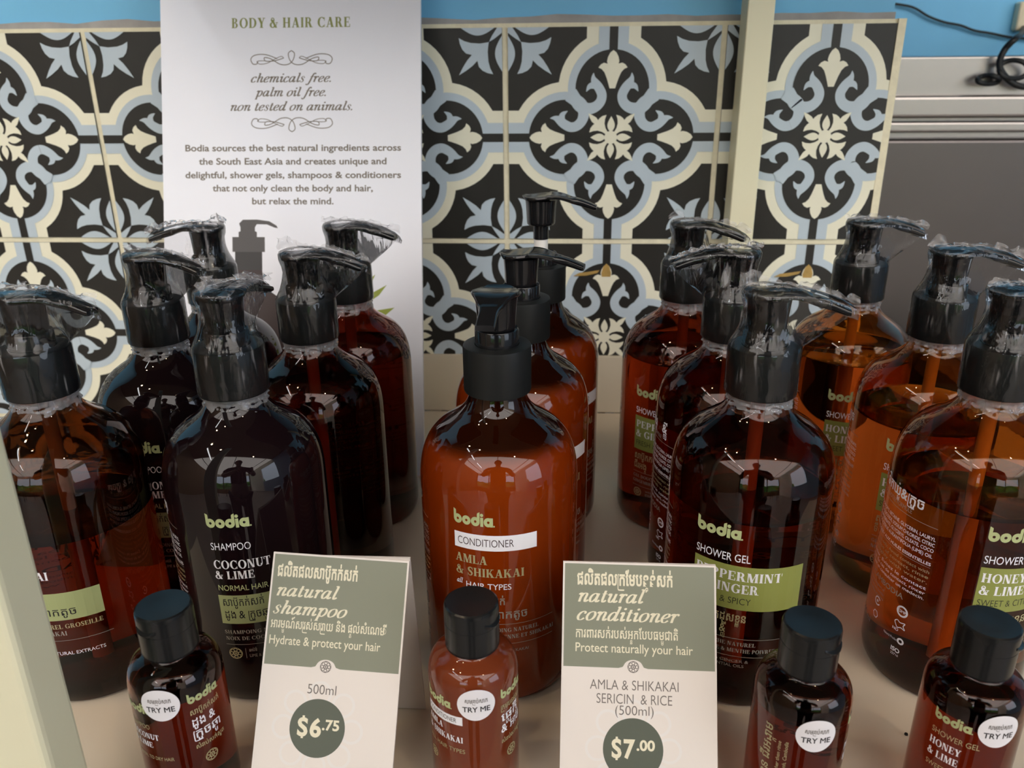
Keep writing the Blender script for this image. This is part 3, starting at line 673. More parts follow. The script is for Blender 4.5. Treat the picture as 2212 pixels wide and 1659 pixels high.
# printed picture of a pump bottle with lime leaves
S.put([([(-47,198.8),(-36,199.0),(-26,197.7),(-20.5,194.4),(-19.3,192.4),(-22,192.8),(-28,195.2),(-36,195.4),(-37.5,193),(-37.5,190),(-36,189.4),(-36,184.5),(-50.5,184.5),(-50.5,189.4),(-49,190),(-49,193),(-50,196)], [])], 'photo_grey', 0, 0, .01)
S.put([rect(-55.5, 174, -29.8, 185.5)], 'photo_grey', 0, 0, .02)
S.put([rect(-53.5, 160, -32, 174)], 'photo_black', 0, 0, .02)
bt = [(-53.0,163),(-54.5,152),(-60,143),(-70,136),(-77,128),(-80,116),(-80,20),(-76,12),(-10,12),(-5.5,20),(-5.5,116),(-8,128),(-15,136),(-25,143),(-31.0,152),(-32.5,163)]
S.put([(bt, [])], 'photo_brown', 0, 0, .01)
for P in ([(44,148),(53.1,153.9),(57,157),(54,150),(47,142)], [(44,140),(56,143.5),(66,149),(60,141),(48,133)], [(42,128),(56,129),(72,131.5),(62,123),(44,119)], [(40,112),(56,112),(70,116),(60,106),(44,103)]):
    S.put([(P[::-1], [])], 'print_leaf', 0, 0, .01)
S.build('printed_design', on_sign, sg)

# ---------------------------------------------------------------- price cards
def card(name, label, loc, roll, w, H, split, rows, group):
    t = thing(name, label, 'price card', loc, D2R(0), group)
    L = D2R(30)
    def fn(x, y, h):                             # x from the card's middle, y down from the top edge (mm)
        c, s_ = math.cos(roll), math.sin(roll); X = c*x-s_*y; Y = s_*x+c*y
        nrm = (h+.03)
        return (X/1000, -Y/1000*math.sin(L)-nrm/1000*math.cos(L), -Y/1000*math.cos(L)+nrm/1000*math.sin(L))
    top = loc[2]; Hh = H
    mb = MB(); f = [fn(-w/2, Hh, -.03), fn(w/2, Hh, -.03), fn(w/2, 0, -.03), fn(-w/2, 0, -.03)]
    bk = [fn(-w/2, Hh, -1.6), fn(w/2, Hh, -1.6), fn(w/2, 0, -1.6), fn(-w/2, 0, -1.6)]
    mb.add(f+bk, [(0,1,2,3),(7,6,5,4),(0,4,5,1),(1,5,6,2),(2,6,7,3),(3,7,4,0)], 'card_white'); mb.build('front_panel', t)
    zb = -top+.0004
    mb = MB(); y0, y1 = .0016, .017
    v = [(-w/2000, y0, -.0005), (w/2000, y0, -.0005), (w/2000, y1, zb), (-w/2000, y1, zb)]
    v += [(x, y-.0012, z) for x, y, z in v]
    mb.add(v, [(3,2,1,0),(4,5,6,7),(0,1,5,4),(1,2,6,5),(2,3,7,6),(3,0,4,7)], 'card_white'); mb.build('back_panel', t)
    S = Sheet(); up = lambda y: -y
    hb = 4.2
    bump = [(-w/2+.8, split), (-hb-2.2, split), (-hb-.4, split-.5)]+[( -hb*math.cos(a), split-.6-hb*.72*math.sin(a)) for a in [math.pi*i/12 for i in range(1, 12)]]+[(hb+.4, split-.5), (hb+2.2, split), (w/2-.8, split)]
    g = [(-w/2+.8, .8), (w/2-.8, .8)]+[(x-(2.4 if abs(x) < 8 else 0), y) for x, y in reversed(bump)]
    S.put([([(x, -y) for x, y in g][::-1], [])], 'sage', 0, 0, 0)
    S.icon(-2.4, -(split-.6), 2.5, 'ink_grey')
    rows(S)
    S.build('printed_design', lambda x, y, h: fn(x, -y, h), t)
    return t
def rows1(S):
    S.khmer('ផលិតផលសាប៊ូកក់សក់', 4.2, 'card_cream', -28.2, -10.3, bold=.03, fit=36.6)
    S.italic('natural', 3.7, 'card_cream', -28.0, -18.9, fit=27.5); S.italic('shampoo', 3.7, 'card_cream', -28.6, -26.6, fit=33)
    S.khmer('អារម_មណ៍ស^រស់ស^រាយ និង ផ_តល់សំេណើម', 3.0, 'card_cream', -28.8, -32.6, bold=.012, fit=52)
    S.sans('Hydrate & protect your hair', 3.8, 'card_cream', -29, -39.6, bold=.005, fit=50)
    S.sans('500ml', 4.1, 'ink_grey', -3.2, -59.4, 'c', bold=-.004, fit=13)
    for k in range(8):
        a = math.pi*k/4; S.put([ring(-3.6+15*math.cos(a), -74+15*math.sin(a), 5.2, 5.2, 1.2, 1.2)], 'card_pale', 0, 0, .0)
    S.put([disc(-3.6, -73.6, 12.2, 48)], 'sage_dark', 0, 0, .012)
    S._al(price('6', 10.4, .035), 'card_cream', -12.4, -77.0, 'l', .03, 10.6); S.sans('.75', 4.2, 'card_cream', -1.6, -74.0, bold=.03, fit=7.6)
def rows2(S):
    S.khmer('ផលិតផល^កែមបន_ទន់សក់', 4.4, 'card_cream', -27.6, -9.8, bold=.03, fit=42.5)
    S.italic('natural', 3.9, 'card_cream', -27.5, -17.4, fit=29); S.italic('conditioner', 3.9, 'card_cream', -27.8, -25.3, fit=44.5)
    S.khmer('ការពារសក់របស់អ_នកែបបធម_មជាតិ', 3.2, 'card_cream', -28, -32.7, bold=.012, fit=45.2)
    S.sans('Protect naturally your hair', 3.8, 'card_cream', -28.1, -38.7, bold=.005, fit=51.6)
    S.sans('AMLA & SHIKAKAI', 4.2, 'ink_grey', -2.0, -54.4, 'c', bold=-.006, fit=38.5)
    S.sans('SERICIN  & RICE', 4.2, 'ink_grey', -2.0, -60.2, 'c', bold=-.006, fit=33)
    S.sans('(500ml)', 4.0, 'ink_grey', -2.0, -64.8, 'c', bold=-.006, fit=17)
    for k in range(8):
        a = math.pi*k/4; S.put([ring(-2.2+15.5*math.cos(a), -79+15.5*math.sin(a), 5.4, 5.4, 1.2, 1.2)], 'card_pale', 0, 0, .0)
    S.put([disc(-2.3, -79.0, 13.0, 48)], 'sage_dark', 0, 0, .012)
    S._al(price('7', 10.6, .035), 'card_cream', -11.6, -82.4, 'l', .03, 10.2); S.sans('.00', 4.2, 'card_cream', -.9, -79.2, bold=.03, fit=8.0)
card('price_card', 'sage and white price card reading natural shampoo $6.75 in front of the coconut bottle', (.2935, -.401, .1003), D2R(2.6), 61.5, 112.4, 48.4, rows1, 'price cards in front of the bottles')
card('price_card', 'sage and white price card reading natural conditioner $7.00 in front of the shower gels', (.4263, -.395, .0963), D2R(.4), 67.6, 109.4, 45.2, rows2, 'price cards in front of the bottles')

# ---------------------------------------------------------------- pump bottles
R = 39.3
SHOULDER = [(39.3,.1080),(39.2,.1150),(38.6,.1215),(37.2,.1278),(34.6,.1338),(30.4,.1390),(25.4,.1428),(20.6,.1460),(17.2,.1492),(15.0,.1526),(13.9,.1560),(13.4,.1600),(13.4,.1640)]
def spl(prof, k=4):
    return [(max(0, a), b) for a, b in crom(prof, k)]
def body_mesh(m, fill=None):
    sh = spl([(r/1000, z) for r, z in SHOULDER], 3)
    prof = [(0, .0022), (.024, .0016), (.029, .0), (.0335, .0), (.0368, .0016), (.0386, .0052), (.0393, .0098), (.0393, .05)]+sh+[(0, .1640)]
    mb = MB()
    lo = [q for q in prof if q[1] <= .0024]; lo = prof[:5]
    mb.lathe(lo, 'body_empty', 96); mb.lathe(prof[4:], m, 96)      # thick dark foot, then the wall
    if fill:                                     # air above the liquid: an inner surface facing inwards
        inn = [(0, fill), (.0375, fill), (.0381, fill+.0006)]+[(r-.0012, z-.0004) for r, z in sh if z > fill+.002]
        inn = inn[:-1]+[(.0122, .1625), (0, .1625)]
        mb.lathe(inn, m, 96, flip=True)
    return mb
def collar_mesh():
    mb = MB()
    mb.lathe([(0, .1578), (.0150, .1578), (.0161, .1582), (.0163, .1590), (.0163, .1800), (.0160, .1808), (.0150, .1812), (.0106, .1813)], 'pump_matt', 240, rib=(lambda z: .1588 < z < .1802, .00022))
    return mb
def ring_mesh():
    mb = MB(); mb.lathe([(.0100, .1810), (.0104, .1812), (.0104, .1882), (.0101, .1888), (.0096, .1889), (.0092, .1880), (0, .1880)], 'pump_gloss', 64)
    return mb
def head_mesh():
    """actuator: flared column and a flat top running out into the spout (+X)"""
    mb = MB()
    mb.lathe([(0, .1884), (.0082, .1884), (.0088, .1890), (.0090, .1905), (.0093, .1965), (.0097, .2015), (.0100, .2040), (0, .2045)], 'pump_gloss', 48)
    rings = []
    N = 30
    for i in range(N+1):
        t = i/N; x = -.0118+(.0352+.0118)*(1-(1-t)**1.0)
        if t < .02: hw = .0022
        elif x < 0: hw = .0117*math.sqrt(max(0.04, 1-(x/.0118)**2))
        if x >= 0: hw = .0117+(.0043-.0117)*(lambda u: u*u*(3-2*u))(min(1, x/.026))
        zt = .2072+.0013*math.sin(min(1, max(0, (x+.006)/.026))*math.pi)-.0062*max(0, (x-.010)/.0252)**1.8
        if x < .004: zt -= .0006*math.cos(x/.0118*math.pi/2)
        th = .0034 if x < .012 else .0034+.0008*math.sin((x-.012)/.0232*math.pi)
        if t > .97: th *= .8
        if t < .04: th *= .55
        zb = zt-th
        sec = []
        for k in range(16):
            a = 2*math.pi*k/16; ca, sa = math.cos(a), math.sin(a)
            sy = math.copysign(abs(ca)**.55, ca); sz = math.copysign(abs(sa)**.55, sa)
            dish = -.0007*(1-sy*sy) if sz > .8 and x < .02 else 0
            sec.append((x, hw*sy, (zt+zb)/2+(zt-zb)/2*sz+dish))
        rings.append(sec)
    mb.loft(rings, 'pump_gloss')
    return mb
def wrap_mesh(seed):
    rows = [(.1505,15.6,0,1.3),(.1518,14.6,0,1.5),(.1530,15.4,0,1.5),(.1542,14.4,0,1.4),(.1553,15.4,0,1.3),(.1564,14.8,0,1.2),(.1574,15.8,0,.9),(.1583,16.7,0,.35),(.1590,16.9,0,.10),(.165,16.9,0,.10),(.173,16.9,0,.10),(.1806,16.9,0,.10),(.1822,16.4,17.6,.12),(.1845,15.2,20.4,.2),(.1872,13.7,23.6,.3),(.1905,12.5,27.6,.35),(.1940,11.6,31.4,.35),(.1972,11.3,34.8,.3),(.2000,11.5,37.4,.25),(.2022,12.2,38.8,.2),(.2045,12.7,39.2,.2),(.2066,12.7,38.0,.2),(.2082,12.0,35.0,.2),(.2092,9.0,29.0,.25),(.2096,4.0,18.0,.2)]
    mb = MB(); n = 120; v = []; fs = []
    for k, (z, a, L, nz) in enumerate(rows):
        for i in range(n):
            th = 2*math.pi*i/n; ph = abs((th+math.pi) % (2*math.pi)-math.pi); r = a
            if L > a:
                pt = math.acos(a/L)
                if ph < pt: r = a/math.cos(pt-ph)
                r = min(r, L)
            f_ = 4.5 if k < 8 else 3.1
            q = Vector((math.cos(th)*f_, math.sin(th)*f_, z*420+seed*7.7))
            r += nz*(noise.noise(q)+.6*noise.noise(q*2.7))
            droop = 0
            if z > .2: droop = -.0058*max(0, (r*math.cos(th)/1000-.012)/.0252)**1.6 if math.cos(th) > 0 else 0
            if k < 7: droop = .0014*noise.noise(Vector((th*3, seed, 4)))
            v.append((r*math.cos(th)/1000, r*math.sin(th)/1000, z+droop))
    for k in range(len(rows)-1):
        g = [(k*n+i, k*n+(i+1) % n, (k+1)*n+(i+1) % n, (k+1)*n+i) for i in range(n)]
        mb.f += [list(x) for x in g]; mb.m += [mb.mi('crumpled_film' if k < 7 else 'clear_film')]*n
    mb.v = [tuple(p) for p in v]; return mb
def seam_mesh(seed):
    """crumpled welded fin of the film along the top of the pump"""
    mb = MB(); v = []; n = 60; rw = 7
    for i in range(n+1):
        t = i/n; x = -.0140+.0525*t
        base = .2088-.0058*max(0, (x-.012)/.0252)**1.6
        hgt = .0020+.0058*abs(noise.noise(Vector((t*5, seed*3.3, 0))))*(1.5 if t < .18 or t > .8 else .75)
        for j in range(rw):
            u = j/(rw-1)
            v.append((x+.0012*noise.noise(Vector((t*22, u*3, seed+4)))*u, .0042*noise.noise(Vector((t*12, u*2.2, seed)))*(0.2+u)+.0016*math.sin(t*60+seed)*u, base+hgt*u+.0010*noise.noise(Vector((t*26, u*4, seed+9)))))
    fs = [(i*rw+j, (i+1)*rw+j, (i+1)*rw+j+1, i*rw+j+1) for i in range(n) for j in range(rw-1)]
    mb.add(v, fs, 'crumpled_film'); return mb
HEAD, COLLAR, RING = head_mesh().build('pump_head', None, 50), collar_mesh().build('collar', None, 35), ring_mesh().build('neck_ring', None, 40)
PROTO = {'pump_head': HEAD.data, 'collar': COLLAR.data, 'neck_ring': RING.data}
for o in (HEAD, COLLAR, RING): bpy.data.objects.remove(o)
WRAPS = []
for k in range(4):
    a = wrap_mesh(k+1).build('shrink_wrap', None, 80); b = seam_mesh(k+1).build('wrap_seam', None, 80)
    WRAPS.append((a.data, b.data)); bpy.data.objects.remove(a); bpy.data.objects.remove(b)
mb = MB(); mb.tube([(0, 0, .012), (.0, 0, .060), (0, 0, .110), (0, 0, .158)], .0034, 'dip_tube', 14); tmp = mb.build('dip_tube', None, 60); TUBE = tmp.data; bpy.data.objects.remove(tmp)

# ---- label sheets (mm, x from the label's left edge, y = height over the shelf)
def lbl_coco():
    S = Sheet(); S.logo(4.9, 'print_green', 0, 104.3, wdt=21)
    S.sans('SHAMPOO', 4.0, 'print_white', .4, 92.2, bold=-.004, fit=18.8)
    S.serif('COCONUT', 4.7, 'print_white', .4, 81.9, fit=27); S.serif('& LIME', 4.4, 'print_white', .4, 76.2, fit=19)
    S.sans('NORMAL HAIR', 3.1, 'print_green', .8, 69.6, bold=.004, fit=24)
    S.rect(.2, 50.3, 46, 66.8, 'print_box_green', 0, 12)
    S.khmer('សាប៊ូកក់សក់', 3.6, 'ink_black', 1.8, 60.8, bold=.005, fit=20); S.khmer('ដូង & ^កូចឆ_មា', 3.6, 'ink_black', 2.0, 53.6, bold=.005, fit=22)
    S.serif('SHAMPOING NATUREL', 2.1, 'print_dim', .6, 44.4, fit=33); S.serif('NOIX DE COCO & CITRON', 2.1, 'print_dim', .8, 40.6, fit=36)
    S.rect(.4, 37.8, 46, 38.05, 'print_dim', 0, 12); S.icon(4.6, 32.6, 3.4, 'print_tan')
    S.rect(9.6, 29.6, 9.8, 35.6, 'print_dim'); S.italic('with', 1.5, 'print_dim', 11.2, 33.6); S.sans('LIME & COCONUT OIL', 1.8, 'print_dim', 11.2, 30.2, fit=20)
    return S
def lbl_amla(white=True):
    S = Sheet(); S.logo(4.9, 'print_green', 0, 104.3, wdt=20.3)
    m = 'print_white'
    S.sans('SHAMPOO', 4.0, m, .4, 92.2, bold=-.004, fit=18.8)
    S.serif('AMLA', 4.5, m, .4, 83.6, fit=16.5); S.serif('& SHIKAKAI', 4.5, m, .4, 76.4, fit=34)
    S.sans('ALL HAIR TYPES', 3.2, 'print_white', .8, 70.4, bold=.0, fit=29)
    S.rect(.2, 53.0, 55, 68.6, 'print_box_green', 0, 14)
    S.khmer('សាប៊ូកក់សក់', 3.2, 'ink_black', 1.8, 62.4, bold=.005, fit=20); S.khmer('ផ_កាេ^កាកតូច', 3.4, 'ink_black', 18, 55.8, bold=.005, fit=25)
    S.serif('SHAMPOING NATUREL GROSEILLE', 2.5, 'print_tan', .6, 48.2, fit=53); S.serif('INDIENNE ET SHIKAKAÏ', 2.5, 'print_dim', .6, 44.2, fit=36)
    S.rect(.4, 41.0, 57, 41.25, 'print_dim', 0, 14)
    S.sans('with AMLA &', 1.9, 'print_dim', 12, 36.4, fit=16); S.sans('SHIKAKAI NATURAL EXTRACTS', 2.0, 'print_white', 12, 32.6, fit=40); S.icon(5, 35, 3.6, 'print_tan')
    return S
def lbl_cond():
    S = Sheet(); S.logo(4.9, 'print_green', 0, 104.6, wdt=20.3)
    S.rect(0, 91.6, 40.4, 100.0, 'print_white', 0, 12); S.sans('CONDITIONER', 4.1, 'photo_brown', 1.6, 93.8, bold=-.006, fit=27.4)
    S.serif('AMLA', 4.6, 'print_tan', .2, 83.9, fit=16.3); S.serif('& SHIKAKAI', 4.6, 'print_tan', .2, 77.0, fit=34)
    S.italic('all', 1.9, 'print_white', .3, 71.6); S.sans('HAIR TYPES', 3.2, 'print_white', 5.2, 70.2, bold=.004, fit=22.4)
    S.khmer('^កមបន_ទន់សក់', 3.4, 'print_dim', .6, 61.6, fit=24); S.khmer('ផ_កាេ^កាកតូច', 3.6, 'print_dim', 10.6, 53.6, fit=25)
    S.rect(.4, 50.0, 50, 50.25, 'print_dim', 0, 12)
    S.serif('APRES-SHAMPOING NATUREL', 2.3, 'print_dim', .6, 45.6, fit=41); S.serif('GROSEILLE INDIENNE ET SHIKAKAÏ', 2.3, 'print_dim', .6, 41.6, fit=50)
    S.rect(.4, 38.4, 50, 38.65, 'print_dim', 0, 12); S.sans('with AMLA & SHIKAKAI', 1.7, 'print_dim', 12, 33.6, fit=24); S.icon(5, 33, 3.4, 'print_dim')
    return S
def lbl_gel(l1, l2, l3, k1, k2, f1, f2, f3, w1, w2, w3):
    S = Sheet(); S.logo(5.0, 'print_green', 0, 98.6, wdt=22.5)
    S.sans('SHOWER GEL', 4.2, 'print_white', .4, 86.8, bold=.002, fit=26.4)
    S.rect(0, 60.4, 53.5, 84.6, 'print_box_olive', 0, 14)
    S.serif(l1, 4.9, 'print_white', 1.2, 76.6, fit=w1); S.serif(l2, 4.9, 'print_white', 1.2, 69.8, fit=w2)
    S.sans(l3, 3.6, 'ink_black', 1.4, 63.6, bold=-.01, fit=w3)
    S.khmer(k1, 3.8, 'print_tan', .8, 53.4, fit=27); S.khmer(k2, 3.6, 'print_tan', .8, 46.6, fit=18)
    S.rect(.4, 43.6, 50, 43.85, 'print_dim', 0, 12)
    S.serif(f1, 2.2, 'print_dim', .6, 39.6, fit=33); S.serif(f2, 2.2, 'print_dim', .6, 35.8, fit=43)
    S.rect(.4, 33.2, 50, 33.45, 'print_dim', 0, 12); S.icon(4.8, 28.6, 3.2, 'print_tan')
    S.sans('with '+f3, 1.7, 'print_dim', 11, 29.8, fit=20); S.sans('ESSENTIAL OILS', 1.7, 'print_dim', 11, 27.0, fit=18)
    return S
def lbl_back(head, col='print_white'):
    S = Sheet(); r = 62
    S.khmer(head, 4.2, col, r-8, 104.4, 'r', bold=.02, fit=42); S.sans('OUR FORMULA / NOTRE FORMULE', 2.4, 'print_dim', r-14, 99.6, 'r', fit=40)
    S.rect(2, 97.8, r, 98.05, 'print_dim', 0, 14); S.sans('INGREDIENTS :', 1.9, col, 3, 94.6, fit=14)
    for k, t in enumerate(('AQUA, COCAMIDOPROPYL BETAINE, GLYCERIN, LAURYL', 'GLUCOSIDE, COCO GLUCOSIDE, SODIUM CHLORIDE, CITRIC', 'ACID, POTASSIUM SORBATE, GLYCERYL OLEATE, COCO', 'NUCIFERA OIL, CITRUS AURANTIFOLIA (LIME) OIL')):
        S.sans(t, 1.9, col, r, 91.2-3.1*k, 'r', bold=.008, fit=58-2*k)
    S.sans('WITH ESSENTIAL OILS / AUX HUILES ESSENTIELLES', 1.7, col, r, 77.6, 'r', bold=.015, fit=58); S.rect(2, 76.4, r, 76.6, 'print_dim', 0, 14)
    for k, t in enumerate(('For external use only. Avoid contact with', 'eyes. In case of contact, rinse', 'thoroughly with water.')): S.sans(t, 1.8, 'print_tan', r, 73.2-2.9*k, 'r', fit=54-4*k)
    for k, t in enumerate(('Ne pas avaler. Evitez le contact', 'avec les yeux. En cas de contact, rincer', 'abondamment et consulter un medecin.')): S.sans(t, 1.8, col, r, 64-2.9*k, 'r', fit=56-2*k)
    S.sans('MADE IN CAMBODIA', 3.0, 'print_dim', r-10, 52.6, 'r', bold=.01, fit=46)
    for k, t in enumerate(('Manufactured in Phnom Penh, Kingdom of', 'Cambodia. Best before see bottle', 'www.bodia.com')): S.sans(t, 1.6, 'print_dim', 40, 49-2.7*k, 'r', fit=36-5*k)
    cx = r-9
    S.put([ring(cx, 46, 3.2, 3.2, 1.0, 1.0)], col); S.sans('GMP', 1.6, col, cx, 45.2, 'c', bold=.02)
    S.put([ring(cx-17, 41, 2.6, 2.6, .7, .7, 30, 330), disc(cx-17, 41, .8)], col); S.put([ring(cx-17, 33, 2.4, 2.4, .5, .5, n=6)], col)
    S.put(line([(-3, 1), (-1.6, 2.2), (0, 1.4), (2.6, 2), (2, .2), (3, -1.6), (1, -1.2), (-1, -2), (-2.4, -.4), (-3, 1)], .5), col, cx, 38); S.sans('NO', 1.6, col, cx-2, 33.8, 'c', bold=.02)
    S.put([ring(cx+2, 29, 1.9, 1.9, 1.0, 1.0)], col); S.sans('Natural Product', 1.4, col, cx-4, 28, 'c', fit=9); S.sans('ISO', 2.4, col, cx, 21.6, 'c', bold=.03); S.sans('22716', 1.3, col, cx, 19.4, 'c')
    S.sans('500 ml', 3.2, 'print_dim', 32, 24.6, 'r', fit=15)
    return S
LB = {'coco': (lbl_coco(), lbl_back('ខ_លួន ដូង & ^កូចឆ_មា')), 'amla': (lbl_amla(), lbl_back('សាប៊ូ ផ_កាតូច')), 'cond': (lbl_cond(), lbl_back('^កម ផ_កាតូច', 'print_dim')),
      'pep': (lbl_gel('PEPPERMINT', '& GINGER', 'FRESH & SPICY', 'សាប៊ូកកដុសខ_លួន', 'ជីរអង_កាម&ខ_ញី', 'GEL DOUCHE NATUREL', 'GINGEMBRE & MENTHE POIVREE', 'GINGER &', 41.5, 31, 27.5), lbl_back('ខ_លួន ជីរអង_កាម&ខ_ញី')),
      'honey': (lbl_gel('HONEY', '& LIME', 'SWEET & CITRUS', 'សាប៊ូដុសខ_លួន', 'ទឹកឃ_មុំ&^កូច', 'GEL DOUCHE NATUREL', 'MIEL & CITRON VERT', 'HONEY &', 21, 21.5, 29), lbl_back('ខ_លួន ទឹកឃ_មុំ&^កូច'))}
LBM = {}
for k, (f_, b_) in LB.items():
    a = f_.build('front_label', on_cylinder(R), None); b = b_.build('back_label', on_cylinder(R, -62-20.6), None)
    LBM[k] = (a.data, b.data); bpy.data.objects.remove(a); bpy.data.objects.remove(b)
BODY = {}
def link(name, me, parent, rz=0.0, dz=0.0):
    o = bpy.data.objects.new(name, me); COL.objects.link(o); o.parent = parent; o.rotation_euler = (0, 0, rz); o.location = (0, 0, dz); return o
def body_data(m, fill):
    if (m, fill) not in BODY:
        o = body_mesh(m, fill).build('body', None, 50); BODY[(m, fill)] = o.data; bpy.data.objects.remove(o)
    return BODY[(m, fill)]
def pump_bottle(prod, m, fill, xy, left_az, spout, label, group, wrap=None, raised=0.0, tilt=0.0):
    """left_az: where the front label starts (deg, 0 = facing the room, + = right); spout: pump direction (deg from +X)"""
    t = thing('pump_bottle', label, 'bottle', (xy[0], xy[1], 0), D2R(left_az), group)
    link('body', body_data(m, fill), t)
    link('collar', PROTO['collar'], t); link('neck_ring', PROTO['neck_ring'], t)
    rz = D2R(spout-left_az)
    link('pump_head', PROTO['pump_head'], t, rz, raised)
    if raised:
        mb = MB(); mb.lathe([(.0045, .180), (.0045, .1885+raised*.55), (0, .1886+raised*.55)], 'stem_white', 32); mb.build('pump_stem', t, 40)
        mb = MB(); mb.lathe([(.0049, .1885+raised*.5), (.0050, .1890+raised), (0, .1892+raised)], 'pump_gloss', 32); mb.build('stem_sleeve', t, 40)
    if fill: link('dip_tube', TUBE, t, rz)
    link('front_label', LBM[prod][0], t); link('back_label', LBM[prod][1], t)
    if wrap is not None:
        w = link('shrink_wrap', WRAPS[wrap][0], t, rz); link('wrap_seam', WRAPS[wrap][1], w)
    return t
GS, GC, GP = 'shampoo pump bottles on the left', 'conditioner pump bottles in the middle column', 'shower gel pump bottles on the right'
pump_bottle('amla', 'body_amla', .094, (.1398, -.3525), -38.6, -6, 'amber shampoo pump bottle at the left edge beside the cream front post', GS, 0)
pump_bottle('coco', 'body_black', None, (.2323, -.3468), -8.5, 74, 'near-black coconut and lime shampoo bottle in the front row behind the natural shampoo price card', GS, 1)
pump_bottle('coco', 'body_black', None, (.1606, -.2715), -16, -14, 'near-black coconut and lime shampoo bottle in the second row, just behind the front one', GS, 2)
pump_bottle('coco', 'body_black', None, (.1612, -.1905), -105, 184, 'dark shampoo bottle in the back row whose wrapped pump spout points left', GS, 3)
pump_bottle('amla', 'body_red', .122, (.2464, -.2655), -112, -6, 'dark reddish shampoo bottle in the second row, right of the front coconut bottle', GS, 1)
pump_bottle('amla', 'body_red', .122, (.2493, -.1845), -112, -6, 'dark reddish shampoo bottle in the back row at the right edge of the white sign', GS, 0)
pump_bottle('cond', 'body_cond', None, (.3601, -.3415), -28.5, -94, 'orange-brown conditioner bottle at the front centre, black unwrapped pump facing the viewer', GC)
pump_bottle('cond', 'body_cond', None, (.3681, -.2605), 11, -9, 'orange-brown conditioner bottle second in the middle column, black pump lowered', GC)
pump_bottle('cond', 'body_cond', None, (.3772, -.1805), 14, -5, 'orange-brown conditioner bottle at the back with its pump raised on a white stem', GC, raised=.0185)
pump_bottle('pep', 'body_pep', .122, (.4721, -.1770), -51.5, -22, 'amber peppermint and ginger shower gel bottle in the back row left of the others', GP, 3)
pump_bottle('pep', 'body_pep', .108, (.4867, -.2575), -20, 188, 'amber peppermint and ginger shower gel bottle in the second row, spout pointing left', GP, 2)
pump_bottle('pep', 'body_pep', .106, (.4852, -.3400), -47.5, -12, 'amber peppermint and ginger shower gel bottle in the front row behind the conditioner price card', GP, 1)
pump_bottle('honey', 'body_honey', .122, (.5843, -.1720), -31.7, 0, 'bright orange honey and lime shower gel bottle in the back row', GP, 0)
pump_bottle('honey', 'body_honey', .112, (.6035, -.2530), -48, -5, 'amber honey and lime shower gel bottle in the second row, wrapped spout pointing right', GP, 3)
pump_bottle('honey', 'body_honey', .108, (.5964, -.3355), -14.5, 5, 'amber honey and lime shower gel bottle in the front row at the far right', GP, 2)

# ---------------------------------------------------------------- small test bottles
RM = 19.5
def mini_body(m, fill=None):
    prof = [(0, .001), (.013, .0006), (.0165, 0), (.0185, .001), (.0195, .0035), (.0195, .03), (.0195, .0600)]+spl([(.0195, .0615), (.0193, .0650), (.0184, .0685), (.0166, .0713), (.0140, .0730), (.0118, .0742), (.0106, .0755), (.0104, .0775)], 4)+[(0, .0778)]
    mb = MB(); mb.lathe(prof[:4], 'body_empty', 72); mb.lathe(prof[3:], m, 72)
    if fill: mb.lathe([(0, fill), (.0183, fill), (.0184, fill+.0005)]+[(r-.0011, z-.0005) for r, z in prof if z > fill+.001 and r > .011]+[(0, .0755)], m, 72, flip=True)
    return mb
def cap_mesh():
    mb = MB()
    mb.lathe([(0, .0752), (.0105, .0752), (.0114, .0756), (.0116, .0762), (.0116, .0770), (.0116, .0872), (.0116, .0877), (.0115, .08775), (.0115, .0881), (.0116, .08815), (.0116, .0886), (.0116, .0944), (.01155, .0950), (.0113, .0961), (.0106, .0966), (.0055, .0963), (0, .0960)], 'cap_black', 64)
    return mb
def notch_mesh():
    """thumb lip of the flip lid"""
    mb = MB(); rings = []
    for i in range(13):
        a = D2R(-26+52*i/12); d = .0009*math.cos(math.pi*(i-6)/12)
        z = .0905-.0016*math.cos(math.pi*(i-6)/12)
        rings.append([(r*math.cos(a), r*math.sin(a), z+dz) for r, dz in ((.0113, -.0008), (.0118+d, -.0002), (.0119+d, .0006), (.0113, .0016))])
    mb.loft(rings, 'cap_black'); return mb
a, b = cap_mesh().build('flip_cap', None, 22), notch_mesh().build('thumb_lip', None, 50)
CAP, LIP = a.data, b.data; bpy.data.objects.remove(a); bpy.data.objects.remove(b)
